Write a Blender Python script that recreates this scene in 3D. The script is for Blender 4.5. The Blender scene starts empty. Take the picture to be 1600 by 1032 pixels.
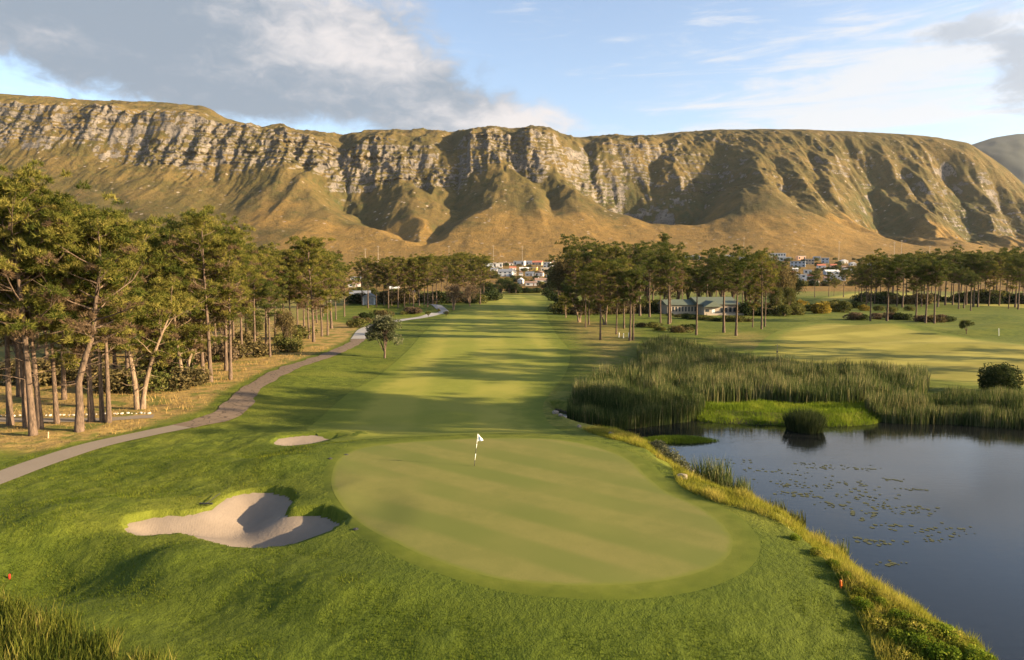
import bpy, math, random
import numpy as np
from mathutils import Vector
from mathutils.geometry import delaunay_2d_cdt

rng = np.random.default_rng(7)
random.seed(7)
R = math.radians
scene = bpy.context.scene
COL = scene.collection

# ------------------------------------------------------------------ camera
CAMZ = 12.6
F = 1067.0                       # focal length in photo pixels (1600 wide, 24 mm)
PITCH = math.atan(86.0 / F)
cam_d = bpy.data.cameras.new("camera")
cam_d.sensor_width = 36.0
cam_d.lens = 24.0
cam_d.clip_end = 20000.0
cam_d.clip_start = 0.5
cam = bpy.data.objects.new("camera", cam_d)
cam.location = (0, 0, CAMZ)
cam.rotation_euler = (math.pi / 2 - PITCH, 0, 0)
COL.objects.link(cam)
scene.camera = cam

# ------------------------------------------------------------------ light
SUN_EL = R(16.5)
SUN_AZ = R(103.0)                # clockwise from +Y (the view direction): from the right, a little behind
SUNV = Vector((math.cos(SUN_EL) * math.sin(SUN_AZ), math.cos(SUN_EL) * math.cos(SUN_AZ), math.sin(SUN_EL)))
sun_d = bpy.data.lights.new("sun", 'SUN')
sun_d.energy = 5.0
sun_d.angle = R(0.6)
sun_d.color = (1.0, 0.77, 0.47)
sun = bpy.data.objects.new("sun", sun_d)
sun.rotation_euler = SUNV.to_track_quat('Z', 'Y').to_euler()
COL.objects.link(sun)
scene.view_settings.view_transform = 'Standard'
scene.view_settings.look = 'None'
scene.view_settings.gamma = 1.0
scene.view_settings.use_curve_mapping = False
scene.view_settings.exposure = 1.85
scene.cycles.use_denoising = True
scene.cycles.max_bounces = 6
scene.cycles.diffuse_bounces = 3
scene.cycles.transparent_max_bounces = 6

# ------------------------------------------------------------------ node helpers
class NT:
    def __init__(self, tree):
        self.t = tree; self.n = tree.nodes; self.l = tree.links
    def new(self, typ, **kw):
        nd = self.n.new(typ)
        for k, v in kw.items(): setattr(nd, k, v)
        return nd
    def put(self, sock, val):
        if isinstance(val, bpy.types.NodeSocket): self.l.new(val, sock)
        elif isinstance(val, (tuple, list)) and len(val) == 3 and sock.type == 'RGBA': sock.default_value = (*val, 1)
        else: sock.default_value = val
    def math(self, op, a, b=0.0, c=None, clamp=False):
        nd = self.new('ShaderNodeMath', operation=op, use_clamp=clamp)
        self.put(nd.inputs[0], a); self.put(nd.inputs[1], b)
        if c is not None: self.put(nd.inputs[2], c)
        return nd.outputs[0]
    def mix(self, f, a, b, blend='MIX'):
        nd = self.new('ShaderNodeMix', data_type='RGBA', blend_type=blend)
        self.put(nd.inputs[0], f); self.put(nd.inputs[6], a); self.put(nd.inputs[7], b)
        return nd.outputs[2]
    def noise(self, vec, scale, detail=4.0, rough=0.55, dist=0.0):
        nd = self.new('ShaderNodeTexNoise')
        if vec is not None: self.l.new(vec, nd.inputs['Vector'])
        nd.inputs['Scale'].default_value = scale; nd.inputs['Detail'].default_value = detail
        nd.inputs['Roughness'].default_value = rough; nd.inputs['Distortion'].default_value = dist
        return nd.outputs[0]
    def step(self, v, a, b):
        nd = self.new('ShaderNodeMapRange', interpolation_type='SMOOTHSTEP')
        self.put(nd.inputs[0], v); self.put(nd.inputs[1], a); self.put(nd.inputs[2], b)
        return nd.outputs[0]
    def mapping(self, vec, scale=(1, 1, 1), rot=(0, 0, 0)):
        nd = self.new('ShaderNodeMapping')
        self.l.new(vec, nd.inputs[0]); nd.inputs['Scale'].default_value = scale; nd.inputs['Rotation'].default_value = rot
        return nd.outputs[0]
    def attr(self, name):
        return self.new('ShaderNodeAttribute', attribute_name=name).outputs['Fac']
    def bump(self, h, strength, dist):
        nd = self.new('ShaderNodeBump')
        self.l.new(h, nd.inputs['Height']); nd.inputs['Strength'].default_value = strength; nd.inputs['Distance'].default_value = dist
        return nd.outputs[0]
    def pos(self):
        return self.new('ShaderNodeNewGeometry').outputs['Position']

def material(name):
    m = bpy.data.materials.new(name); m.use_nodes = True
    t = NT(m.node_tree)
    b = m.node_tree.nodes['Principled BSDF']
    b.inputs['Specular IOR Level'].default_value = 0.25
    b.inputs['Roughness'].default_value = 0.85
    return m, t, b

def plain(name, col, rough=0.8, var=0.12, scale=3.0):
    m, t, b = material(name)
    tc = t.new('ShaderNodeTexCoord').outputs['Object']
    n = t.noise(tc, scale, 5)
    lo = tuple(c * (1 - var) for c in col); hi = tuple(min(1, c * (1 + var)) for c in col)
    t.put(b.inputs['Base Color'], t.mix(n, lo, hi))
    b.inputs['Roughness'].default_value = rough
    return m

# ------------------------------------------------------------------ sky
world = bpy.data.worlds.new("World"); scene.world = world; world.use_nodes = True
w = NT(world.node_tree)
bg = world.node_tree.nodes['Background']; wout = world.node_tree.nodes['World Output']
sky = w.new('ShaderNodeTexSky', sky_type='NISHITA')
sky.sun_disc = False; sky.sun_elevation = SUN_EL; sky.sun_rotation = SUN_AZ
sky.air_density = 0.9; sky.dust_density = 1.6; sky.ozone_density = 1.6
hs = w.new('ShaderNodeHueSaturation'); hs.inputs['Saturation'].default_value = 0.92; hs.inputs['Value'].default_value = 0.98
w.l.new(sky.outputs[0], hs.inputs['Color']); w.l.new(hs.outputs[0], bg.inputs[0]); bg.inputs[1].default_value = 0.086
d = w.new('ShaderNodeTexCoord').outputs['Generated']
sp = w.new('ShaderNodeSeparateXYZ'); w.l.new(d, sp.inputs[0])
az = w.math('MULTIPLY', w.math('ARCTAN2', sp.outputs[0], sp.outputs[1]), 57.2958)
el = w.math('MULTIPLY', w.math('ARCSINE', sp.outputs[2]), 57.2958)
def gauss(a0, e0, sa, se, amp):
    x = w.math('POWER', w.math('ABSOLUTE', w.math('DIVIDE', w.math('SUBTRACT', az, a0), sa)), 2.0)
    y = w.math('POWER', w.math('ABSOLUTE', w.math('DIVIDE', w.math('SUBTRACT', el, e0), se)), 2.0)
    return w.math('MULTIPLY', w.math('EXPONENT', w.math('MULTIPLY', w.math('ADD', x, y), -1.0)), amp)
# a flat cloud deck seen in perspective
zz = w.math('ADD', w.math('MAXIMUM', sp.outputs[2], 0.0), 0.12)
cb = w.new('ShaderNodeCombineXYZ'); w.l.new(w.math('DIVIDE', sp.outputs[0], zz), cb.inputs[0]); w.l.new(w.math('DIVIDE', sp.outputs[1], zz), cb.inputs[1])
deck = cb.outputs[0]
n1 = w.noise(deck, 0.9, 7, 0.55, 0.3)
n2 = w.noise(d, 9.0, 7, 0.58, 0.4)
n4 = w.noise(w.mapping(d, (1, 1, 1.8)), 26.0, 8, 0.62, 0.5)
n3 = w.noise(w.mapping(d, (1, 1, 3.2)), 4.0, 6, 0.55)
shapeA = w.math('ADD', w.math('ADD', gauss(-32, 21, 23, 7.0, 1.5), gauss(-18, 14.6, 14, 3.0, 0.85)), gauss(-2, 12.2, 8.5, 2.1, 0.95))
shapeA = w.math('ADD', shapeA, w.math('MULTIPLY', w.math('SUBTRACT', n2, 0.5), 0.9))
shapeA = w.math('ADD', shapeA, w.math('MULTIPLY', w.math('SUBTRACT', n1, 0.52), 0.7))
shapeA = w.math('ADD', w.math('ADD', shapeA, w.math('MULTIPLY', w.math('SUBTRACT', n4, 0.5), 0.75)), gauss(-9, 16.5, 7, 3.5, 0.30))
mA = w.step(shapeA, 0.40, 0.85)
shapeC = w.math('ADD', w.math('ADD', gauss(36.5, 13.6, 3.2, 3.0, 1.05), gauss(32.3, 16.3, 2.4, 1.1, 0.85)), w.math('ADD', w.math('MULTIPLY', w.math('SUBTRACT', n2, 0.5), 1.2), w.math('MULTIPLY', w.math('SUBTRACT', n4, 0.5), 1.3)))
mC = w.step(shapeC, 0.35, 0.85)
streak = w.noise(w.mapping(d, (1.2, 1.2, 10.0), (0, R(-26), 0)), 4.2, 9, 0.66, 0.6)
bB = w.math('ADD', gauss(29, 13.0, 14, 6.0, 0.74), gauss(13, 10.2, 13, 2.4, 0.40))
mB = w.step(w.math('ADD', bB, w.math('MULTIPLY', w.math('SUBTRACT', streak, 0.5), 3.0)), 0.15, 0.95)
mB = w.math('MULTIPLY', mB, 0.92)
lightA = w.step(w.math('ADD', w.math('ADD', w.math('MULTIPLY', w.math('SUBTRACT', n3, 0.5), 1.6), w.math('MULTIPLY', w.math('SUBTRACT', n4, 0.5), 1.0)), w.math('ADD', gauss(-14, 18.0, 10, 4.2, 0.60), gauss(2, 12.5, 6, 2.0, 0.9))), -0.05, 0.9)
colA = w.mix(lightA, (0.30, 0.37, 0.46), (0.80, 0.76, 0.76))
bgB = w.new('ShaderNodeBackground'); w.put(bgB.inputs[0], (0.86, 0.88, 0.92)); bgB.inputs[1].default_value = 0.275
bgA = w.new('ShaderNodeBackground'); w.put(bgA.inputs[0], colA); bgA.inputs[1].default_value = 0.30
bgC = w.new('ShaderNodeBackground'); w.put(bgC.inputs[0], w.mix(n2, (0.30, 0.37, 0.47), (0.60, 0.64, 0.70))); bgC.inputs[1].default_value = 0.34
def mixs(f, a, b):
    m = w.new('ShaderNodeMixShader'); w.put(m.inputs[0], f); w.l.new(a, m.inputs[1]); w.l.new(b, m.inputs[2]); return m.outputs[0]
sh = mixs(mB, bg.outputs[0], bgB.outputs[0])
sh = mixs(mA, sh, bgA.outputs[0])
sh = mixs(mC, sh, bgC.outputs[0])
w.l.new(sh, wout.inputs[0])

# ------------------------------------------------------------------ numpy noise and geometry helpers
def _h(ix, iy, seed):
    n = (ix.astype(np.int64) * 374761393 + iy.astype(np.int64) * 668265263 + seed * 974711) & 0xFFFFFFFF
    n = ((n ^ (n >> 13)) * 1274126177) & 0xFFFFFFFF
    n = ((n ^ (n >> 16)) * 2246822519) & 0xFFFFFFFF
    return ((n ^ (n >> 15)) & 0xFFFFFF) / float(0xFFFFFF) * 2 - 1
def vnoise(x, y, seed=0):
    x = np.asarray(x, float); y = np.asarray(y, float)
    ix = np.floor(x); iy = np.floor(y); fx = x - ix; fy = y - iy
    u = fx * fx * fx * (fx * (fx * 6 - 15) + 10); v = fy * fy * fy * (fy * (fy * 6 - 15) + 10)
    a = _h(ix, iy, seed); b = _h(ix + 1, iy, seed); c = _h(ix, iy + 1, seed); e = _h(ix + 1, iy + 1, seed)
    return (a * (1 - u) + b * u) * (1 - v) + (c * (1 - u) + e * u) * v
def fbm(x, y, seed=0, octv=4, gain=0.5):
    s = 0; a = 1.0; t = 0
    for i in range(octv):
        s = s + a * vnoise(x * 2 ** i + 17.3 * i, y * 2 ** i - 9.1 * i, seed + i); t += a; a *= gain
    return s / t
def sstep(a, b, x):
    t = np.clip((np.asarray(x, float) - a) / (b - a), 0, 1); return t * t * (3 - 2 * t)

CP, SP = math.cos(PITCH), math.sin(PITCH)
def ray(px, py):
    a = (px - 800) / F; b = (516 - py) / F
    return a, CP + b * SP, -SP + b * CP          # x, y, z of the direction
def at(px, py, z=0.0):
    x, y, dz = ray(px, py); k = (z - CAMZ) / dz
    return (x * k, y * k)
def top_z(y, py):                                # world height seen at image row py at distance y
    b = (516 - py) / F
    return CAMZ + y * (b * CP - SP) / (CP + b * SP)
def smooth_poly(pts, n=8, closed=True):
    P = np.array(pts, float); m = len(P); out = []
    rngi = range(m) if closed else range(m - 1)
    for i in rngi:
        if closed: p0, p1, p2, p3 = P[i - 1], P[i], P[(i + 1) % m], P[(i + 2) % m]
        else: p0, p1, p2, p3 = P[max(i - 1, 0)], P[i], P[i + 1], P[min(i + 2, m - 1)]
        for k in range(n):
            t = k / n
            out.append(0.5 * ((2 * p1) + (-p0 + p2) * t + (2 * p0 - 5 * p1 + 4 * p2 - p3) * t * t + (-p0 + 3 * p1 - 3 * p2 + p3) * t ** 3))
    if not closed: out.append(P[-1])
    return np.array(out)
def poly_px(pts, z, n=6): return smooth_poly([at(a, b, z) for a, b in pts], n)
def seg_dist(x, y, P, closed=True):
    x = np.asarray(x, float); y = np.asarray(y, float)
    best = np.full(x.shape, 1e18)
    m = len(P)
    for i in range(m if closed else m - 1):
        a = P[i]; b = P[(i + 1) % m]; dx, dy = b - a; L = dx * dx + dy * dy + 1e-12
        t = np.clip(((x - a[0]) * dx + (y - a[1]) * dy) / L, 0, 1)
        best = np.minimum(best, (x - a[0] - t * dx) ** 2 + (y - a[1] - t * dy) ** 2)
    return np.sqrt(best)
def inside(x, y, P):
    x = np.asarray(x, float); y = np.asarray(y, float)
    c = np.zeros(x.shape, bool); m = len(P)
    for i in range(m):
        x1, y1 = P[i]; x2, y2 = P[(i + 1) % m]
        if y1 == y2: continue
        c ^= ((y1 > y) != (y2 > y)) & (x < (x2 - x1) * (y - y1) / (y2 - y1) + x1)
    return c
def sdist(x, y, P, far=8.0):
    """signed distance, positive inside; only exact within `far` of the polygon's box"""
    x = np.asarray(x, float); y = np.asarray(y, float)
    out = np.full(x.shape, -far)
    lo = P.min(0) - far; hi = P.max(0) + far
    m = (x > lo[0]) & (x < hi[0]) & (y > lo[1]) & (y < hi[1])
    if m.any():
        dd = seg_dist(x[m], y[m], P); ins = inside(x[m], y[m], P)
        out[m] = np.where(ins, dd, -np.minimum(dd, far))
    return out

def mesh_data(name, V, Fc, mats=None, smooth=True, attrs=None, fmat=None):
    V = np.asarray(V, np.float32); me = bpy.data.meshes.new(name)
    if isinstance(Fc, np.ndarray):
        k = Fc.shape[1]; nf = len(Fc)
        loops = Fc.astype(np.int32).ravel(); starts = np.arange(nf, dtype=np.int32) * k
    else:
        loops = np.array([i for f in Fc for i in f], np.int32); nf = len(Fc)
        ln = np.array([len(f) for f in Fc]); starts = np.concatenate([[0], np.cumsum(ln)[:-1]]).astype(np.int32)
    me.vertices.add(len(V)); me.vertices.foreach_set('co', V.ravel())
    me.loops.add(len(loops)); me.loops.foreach_set('vertex_index', loops)
    me.polygons.add(nf); me.polygons.foreach_set('loop_start', starts)
    me.update(calc_edges=True)
    me.polygons.foreach_set('use_smooth', np.full(nf, bool(smooth)))
    if fmat is not None: me.polygons.foreach_set('material_index', np.asarray(fmat, np.int32))
    for k, v in (attrs or {}).items():
        a = me.attributes.new(k, 'FLOAT', 'POINT'); a.data.foreach_set('value', np.asarray(v, np.float32))
    for m in (mats if isinstance(mats, (list, tuple)) else [mats]):
        if m is not None: me.materials.append(m)
    me.validate(); me.update()
    return me
def link(name, data, parent=None, loc=None, rot=None, scale=None):
    o = bpy.data.objects.new(name, data); COL.objects.link(o)
    if parent is not None: o.parent = parent
    if loc is not None: o.location = loc
    if rot is not None: o.rotation_euler = rot
    if scale is not None: o.scale = scale
    return o
def tag(o, label=None, cat=None, group=None, kind=None):
    if label: o['label'] = label
    if cat: o['category'] = cat
    if group: o['group'] = group
    if kind: o['kind'] = kind
    return o
def grid_faces(nr, nc):
    i = np.arange(nr - 1)[:, None] * nc + np.arange(nc - 1)[None, :]
    i = i.ravel()
    return np.stack([i, i + 1, i + nc + 1, i + nc], 1)

class MB:
    """collects simple solids into one mesh"""
    def __init__(s): s.v = []; s.f = []; s.n = 0; s.m = []
    def add(s, v, f, mi=0):
        s.v.append(np.asarray(v, float)); s.f += [tuple(i + s.n for i in q) for q in f]; s.n += len(v); s.m += [mi] * len(f); return s
    def box(s, x0, x1, y0, y1, z0, z1, mi=0):
        v = [(x, y, z) for z in (z0, z1) for y in (y0, y1) for x in (x0, x1)]
        return s.add(v, [(0, 2, 3, 1), (4, 5, 7, 6), (0, 1, 5, 4), (2, 6, 7, 3), (0, 4, 6, 2), (1, 3, 7, 5)], mi)
    def tube(s, pts, rad, sides=6, cap=True, mi=0):
        P = np.asarray(pts, float); k = len(P); vs = []
        for i in range(k):
            tdir = P[min(i + 1, k - 1)] - P[max(i - 1, 0)]; tdir = tdir / (np.linalg.norm(tdir) + 1e-9)
            ref = np.array([1., 0, 0]) if abs(tdir[0]) < 0.8 else np.array([0, 1., 0])
            u = np.cross(tdir, ref); u /= np.linalg.norm(u); vv = np.cross(tdir, u)
            for j in range(sides):
                an = 2 * math.pi * j / sides
                vs.append(P[i] + rad[i] * (math.cos(an) * u + math.sin(an) * vv))
        f = [(i * sides + j, i * sides + (j + 1) % sides, (i + 1) * sides + (j + 1) % sides, (i + 1) * sides + j) for i in range(k - 1) for j in range(sides)]
        if cap: f += [tuple(range((k - 1) * sides, k * sides)), tuple(range(sides - 1, -1, -1))]
        return s.add(vs, f, mi)
    def data(s, name, mats, smooth=False): return mesh_data(name, np.concatenate(s.v), s.f, mats, smooth, fmat=s.m)
    def build(s, name, mats, parent=None, smooth=False, **kw): return link(name, s.data(name, mats, smooth), parent, **kw)

# ------------------------------------------------------------------ plan of the course (metres)
WATER = -1.25
GREEN = poly_px([(518, 745), (530, 720), (560, 704), (610, 696), (680, 691), (760, 688), (850, 689), (905, 695), (950, 706), (985, 722), (1012, 746), (1042, 768), (1090, 790), (1125, 815), (1145, 845), (1130, 874), (1080, 894), (1000, 907), (900, 911), (800, 904), (720, 886), (650, 860), (590, 830), (545, 796), (522, 770)], 0.80)
FRINGE = poly_px([(500, 750), (515, 716), (550, 697), (610, 690), (690, 686), (770, 684), (860, 685), (920, 690), (975, 702), (1015, 720), (1050, 748), (1108, 778), (1168, 812), (1196, 850), (1180, 886), (1115, 916), (1000, 933), (860, 931), (740, 913), (640, 882), (570, 842), (524, 800)], 0.80)
BUNK1 = poly_px([(193, 830), (205, 821), (240, 813), (290, 809), (325, 803), (347, 790), (365, 779), (400, 774), (440, 776), (459, 786), (456, 799), (449, 808), (468, 811), (500, 811), (525, 817), (538, 826), (525, 840), (490, 855), (440, 865), (390, 868), (350, 866), (320, 852), (290, 842), (260, 843), (220, 845), (200, 839)], -0.1, 4)
BUNK2 = poly_px([(427, 691), (445, 685), (490, 681), (545, 683), (515, 690), (482, 696), (448, 699), (430, 696)], 0.05, 4)
shore_px = [(868, 640), (900, 664), (950, 678), (1000, 694), (1035, 712), (1062, 728), (1082, 752), (1120, 778), (1165, 797), (1215, 815), (1255, 838), (1300, 868), (1345, 905), (1400, 950), (1470, 988), (1540, 1025), (1580, 1070)]
POND = smooth_poly([at(a, b, WATER) for a, b in shore_px] + [(24, 14), (40, 12), (50, 25), (51, 42)] + [at(a, b, WATER) for a, b in [(1690, 667), (1600, 664), (1500, 655), (1400, 655), (1330, 663), (1230, 662), (1100, 656), (1010, 662), (940, 662)]], 5)
LAWN = smooth_poly([at(a, b, 0.4) for a, b in [(880, 640), (960, 690), (1045, 722), (1052, 745), (1066, 772), (1120, 796), (1200, 818), (1262, 852), (1310, 905), (1345, 960), (1375, 1012), (1400, 1060)]], 5, False)   # mown edge above the bank
FAIR = poly_px([(478, 672), (505, 645), (545, 612), (590, 585), (640, 545), (672, 512), (705, 490), (745, 472), (780, 463), (850, 463), (852, 480), (856, 500), (870, 525), (890, 548), (884, 580), (862, 608), (848, 632), (860, 660), (888, 690), (830, 696), (700, 700), (590, 706), (530, 704), (500, 688)], -0.2)
FAIR2 = poly_px([(1170, 560), (1215, 518), (1290, 505), (1380, 512), (1480, 524), (1620, 540), (1760, 560), (1760, 606), (1560, 600), (1440, 590), (1330, 575), (1240, 566)], 0.0)
FAIR3 = poly_px([(1270, 472), (1300, 463), (1345, 459), (1420, 460), (1560, 466), (1660, 475), (1640, 484), (1560, 480), (1440, 474), (1340, 470)], 0.0)
BANKTOP = poly_px([(1098, 655), (1110, 638), (1180, 632), (1280, 634), (1360, 638), (1370, 655), (1330, 662), (1240, 662)], -1.1)
PATH = smooth_poly([at(a, b, 0.0) for a, b in [(-130, 790), (-60, 768), (0, 747), (70, 721), (150, 696), (230, 678), (285, 667), (335, 653), (365, 636), (383, 615), (412, 596), (450, 577), (500, 560), (540, 544), (562, 530), (572, 516), (592, 508), (625, 501), (660, 496), (692, 489), (684, 483), (655, 478)]], 8, False)
GRAVEL = smooth_poly([at(a, b, 0.0) for a, b in [(-120, 652), (0, 656), (80, 656), (160, 656), (240, 651)]], 6, False)
DRY = poly_px([(-300, 720), (0, 702), (70, 706), (150, 690), (240, 664), (320, 636), (350, 612), (400, 588), (470, 562), (550, 530), (560, 512), (490, 500), (380, 505), (250, 520), (60, 560), (-300, 560)], 0.0)
DRY2 = poly_px([(870, 505), (920, 500), (990, 512), (1010, 535), (1000, 555), (960, 580), (930, 592), (905, 570), (900, 545)], 0.0)
DRY3 = poly_px([(1085, 528), (1140, 518), (1200, 520), (1240, 545), (1180, 548), (1110, 540)], 0.0)
def gs(px, py, z, amp, rx, ry, rot=0.0):
    x, y = at(px, py, z); return (x, y, amp, rx, ry, rot)
MOUNDS = [gs(235, 800, 0, 0.42, 3.0, 1.8), gs(515, 800, 0.2, 0.25, 1.5, 2.2), gs(470, 768, 0, 0.18, 2.2, 1.6), gs(275, 874, 0, 1.05, 2.8, 1.6, 0.2), gs(150, 830, 0, 0.45, 3.0, 1.6), gs(110, 905, -.5, -1.1, 4.6, 2.8), gs(470, 940, 0, 0.5, 3.6, 1.5), gs(330, 965, -.3, -.5, 3.5, 1.6), gs(60, 830, 0, .6, 3.5, 2.0), gs(360, 905, 0, 0.30, 3.0, 1.6),
          gs(330, 735, 0, 0.6, 3.4, 2.2), gs(425, 742, 0, 0.6, 2.4, 2.0), gs(470, 715, 0, 0.35, 2.5, 2), gs(545, 684, 0, 0.45, 2.2, 1.6), gs(120, 800, 0, 0.5, 4, 2), gs(420, 690, 0, 0.3, 2.0, 2.0),
          gs(1400, 515, 0, 1.3, 12, 6), gs(1570, 500, 0, 1.5, 10, 8), gs(1560, 522, 0, 1.2, 14, 5), gs(1600, 512, 0, 1.5, 8, 5), gs(1480, 540, 0, 0.6, 14, 5), gs(590, 482, 0, 2.2, 30, 12), gs(640, 492, 0, 1.0, 8, 6)]
ISL = at(1058, 689, WATER)

def bunker_sand_z(x, y, B, base, depth, s=None):
    s = sdist(x, y, B) if s is None else s
    flash = 0.16 * sstep(0.9, -0.2, s)
    return base - depth * sstep(-0.3, 2.4, s) + flash * 0.5
def ground_soft(x, y):
    """ground before bunkers and pond"""
    z = 0.14 * fbm(x / 15, y / 15, 3, 3) * (1 - 0.6 * sstep(60, 120, y))
    sF = sdist(x, y, FRINGE, 8.0)
    pl = sstep(-6.5, 0.6, sF)
    z = z * (1 - 0.7 * pl) + pl * (0.80 + 0.010 * (y - 38) + 0.06 * fbm(x / 7, y / 7, 9, 2))
    ring = np.exp(-((sF - 0.2) / 1.0) ** 2)
    z = z + 0.02 * ring
    z = z - 0.55 * sstep(26, 15, y) - 0.45 * sstep(53, 60, y) * (1 - sstep(90, 150, y)) * sstep(-30, -18, x) * (1 - pl)
    for (mx, my, am, rx, ry, ro) in MOUNDS:
        dx = x - mx; dy = y - my
        if ro: dx, dy = dx * math.cos(ro) + dy * math.sin(ro), -dx * math.sin(ro) + dy * math.cos(ro)
        z = z + am * np.exp(-(dx / rx) ** 2 - (dy / ry) ** 2)
    return z
def apron(y): return 34.0 * (np.clip((np.asarray(y, float) - 430) / 520, 0, None)) ** 1.25
def gz(x, y, sandcut=True):
    x = np.asarray(x, float); y = np.asarray(y, float)
    shp = np.broadcast(x, y).shape; x = np.broadcast_to(x, shp).ravel(); y = np.broadcast_to(y, shp).ravel()
    z = ground_soft(x, y)
    for B, base, dep, lip, rim in ((BUNK1, 0.0, 0.85, 0.12, 0.14), (BUNK2, 0.0, 0.35, 0.10, 0.14)):
        s = sdist(x, y, B)
        m = s > -7.9
        if m.any():
            sm = s[m]
            sz = bunker_sand_z(x[m], y[m], B, base, dep, sm)
            near = sstep(-4.2, 0.0, sm)
            rimz = base + lip + rim * np.exp(-((sm + 1.0) / 1.1) ** 2)
            zo = z[m] * (1 - near) + (0.5 * np.maximum(z[m], rimz) + 0.5 * rimz) * near
            zo = np.maximum(zo, np.where(sm > -1.2, base + lip, -9))
            z[m] = np.where(sm > 0, sz - (0.12 if sandcut else 0.0), zo)
    sP = sdist(x, y, POND, 12.0)
    out = -sP
    bank = WATER + 0.10 + 0.62 * np.clip(out, 0, 20)
    k = sP > -11.9
    soft = np.minimum(z, bank)
    zb = np.where(sP > 0, WATER - 0.05 - 0.3 * np.clip(sP, 0, 6), soft)
    z = np.where(k, zb, z)
    lump = sstep(-3.4, -1.9, sP) * sstep(.5, -.4, sP) * sstep(48, 42, y)
    z = z + lump * (0.30 * np.clip(fbm(x / 1.25, y / 1.25, 301, 2) + .15, 0, 1) + 0.10)
    dxi = (x - ISL[0]) / 4.2; dyi = (y - ISL[1]) / 1.3
    isl = np.exp(-(dxi * dxi + dyi * dyi) ** 1.5)
    z = np.where(sP > 0, np.maximum(z, WATER - 0.55 + 0.68 * isl), z)
    bt = sdist(x, y, BANKTOP, 3.0)
    z = np.where(bt > -2, np.maximum(z, WATER - 0.1 + 0.35 * sstep(-1.0, 1.0, bt)), z)
    z = z + apron(y)
    return z.reshape(shp)
def g1(x, y): return float(gz(np.array([x]), np.array([y]))[0])
_ys = np.concatenate([np.linspace(13, 120, 700), np.linspace(121, 940, 1200)])
def hit(px, py):
    """the point of the ground under a pixel of the photograph"""
    dx, dy, dz = ray(px, py)
    k = _ys / dy; X = dx * k; Z = CAMZ + dz * k
    G = gz(X, _ys); b = np.nonzero(Z <= G)[0]
    i = b[0] if len(b) else len(_ys) - 1
    return float(X[i]), float(_ys[i]), float(G[i])

# ------------------------------------------------------------------ ground materials
def grass_mat(name, c1, c2, c3, stripe=None, bump=0.5, bscale=9.0, bdist=0.05, fine=40.0, edge=0.0, edgecol=None):
    m, t, b = material(name)
    p = t.pos()
    n_big = t.noise(p, 0.10, 4, 0.55); n_mid = t.noise(p, 0.9, 5, 0.6, 0.3); n_fine = t.noise(p, fine, 3, 0.65)
    c = t.mix(t.step(n_mid, 0.32, 0.68), c1, c2)
    c = t.mix(t.math('MULTIPLY', t.step(n_big, 0.45, 0.66), 0.7), c, c3)
    c = t.mix(t.math('MULTIPLY', n_fine, 0.55), c, tuple(0.45 * q for q in c1))
    if stripe: c = stripe(t, p, c)
    if edge:
        k = t.step(t.math('ADD', t.attr('rim'), t.math('MULTIPLY', t.math('SUBTRACT', t.noise(p, 0.8 / edge + .4, 4, .6), 0.5), edge * 1.2)), 0.05 * edge, edge)
        c = t.mix(k, t.mix(t.noise(p, 1.2, 5), edgecol[0], edgecol[1]), c)
    t.put(b.inputs['Base Color'], c)
    b.inputs['Roughness'].default_value = 0.9; b.inputs['Specular IOR Level'].default_value = 0.12
    hgt = t.math('ADD', t.math('MULTIPLY', t.noise(p, bscale, 4, 0.6), 0.7), t.math('MULTIPLY', t.noise(p, bscale * 5, 3, 0.6), 0.3))
    t.l.new(t.bump(hgt, bump, bdist), b.inputs['Normal'])
    return m, t, b, c

def stripes(angle, width, lo, strength, wob=0.35):
    def fn(t, p, c):
        mp = t.mapping(p, (1, 1, 1), (0, 0, angle))
        s = t.new('ShaderNodeSeparateXYZ'); t.l.new(mp, s.inputs[0])
        x = t.math('ADD', s.outputs[0], t.math('MULTIPLY', t.noise(p, 0.25, 3), wob))
        wv = t.math('SINE', t.math('MULTIPLY', x, math.pi / width))
        k = t.step(wv, -0.55, 0.55)
        k = t.math('MULTIPLY', k, t.math('MULTIPLY', t.step(t.noise(p, 0.12, 2), 0.25, 0.6), strength))
        return t.mix(k, c, lo)
    return fn

# rough / ground
M_ground, t, b, c = grass_mat("rough_grass", (0.062, 0.084, 0.008), (0.128, 0.150, 0.015), (0.165, 0.170, 0.022), None, 0.9, 3.2, 0.16, 26)
p = t.pos()
dryc = t.mix(t.step(t.noise(p, 0.8, 6, 0.65), 0.35, 0.65), (0.20, 0.135, 0.05), (0.33, 0.22, 0.070))
dryc = t.mix(t.step(t.noise(p, 0.35, 4, 0.6), 0.48, 0.62), dryc, (0.12, 0.12, 0.025))
dk = t.step(t.math('ADD', t.attr('dry'), t.math('MULTIPLY', t.math('SUBTRACT', t.noise(p, 0.35, 6, 0.65), 0.5), 1.3)), 0.22, 0.85)
c = t.mix(dk, c, dryc)
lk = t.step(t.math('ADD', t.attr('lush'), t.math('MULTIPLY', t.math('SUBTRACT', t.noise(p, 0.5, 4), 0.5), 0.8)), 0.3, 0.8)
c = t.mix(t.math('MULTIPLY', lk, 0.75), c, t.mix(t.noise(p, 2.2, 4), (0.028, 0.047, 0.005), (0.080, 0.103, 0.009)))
c = t.mix(t.step(t.math('ADD', t.attr('bank'), t.math('MULTIPLY', t.math('SUBTRACT', t.noise(p, 1.4, 4), 0.5), 0.7)), 0.35, 0.65), c, t.mix(t.noise(p, 2.5, 5), (0.09, 0.11, 0.015), (0.26, 0.22, 0.045)))
c = t.mix(t.step(t.attr('mud'), 0.35, 0.65), c, t.mix(t.noise(p, 3, 4), (0.045, 0.033, 0.022), (0.09, 0.065, 0.04)))
t.put(b.inputs['Base Color'], c)
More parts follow.
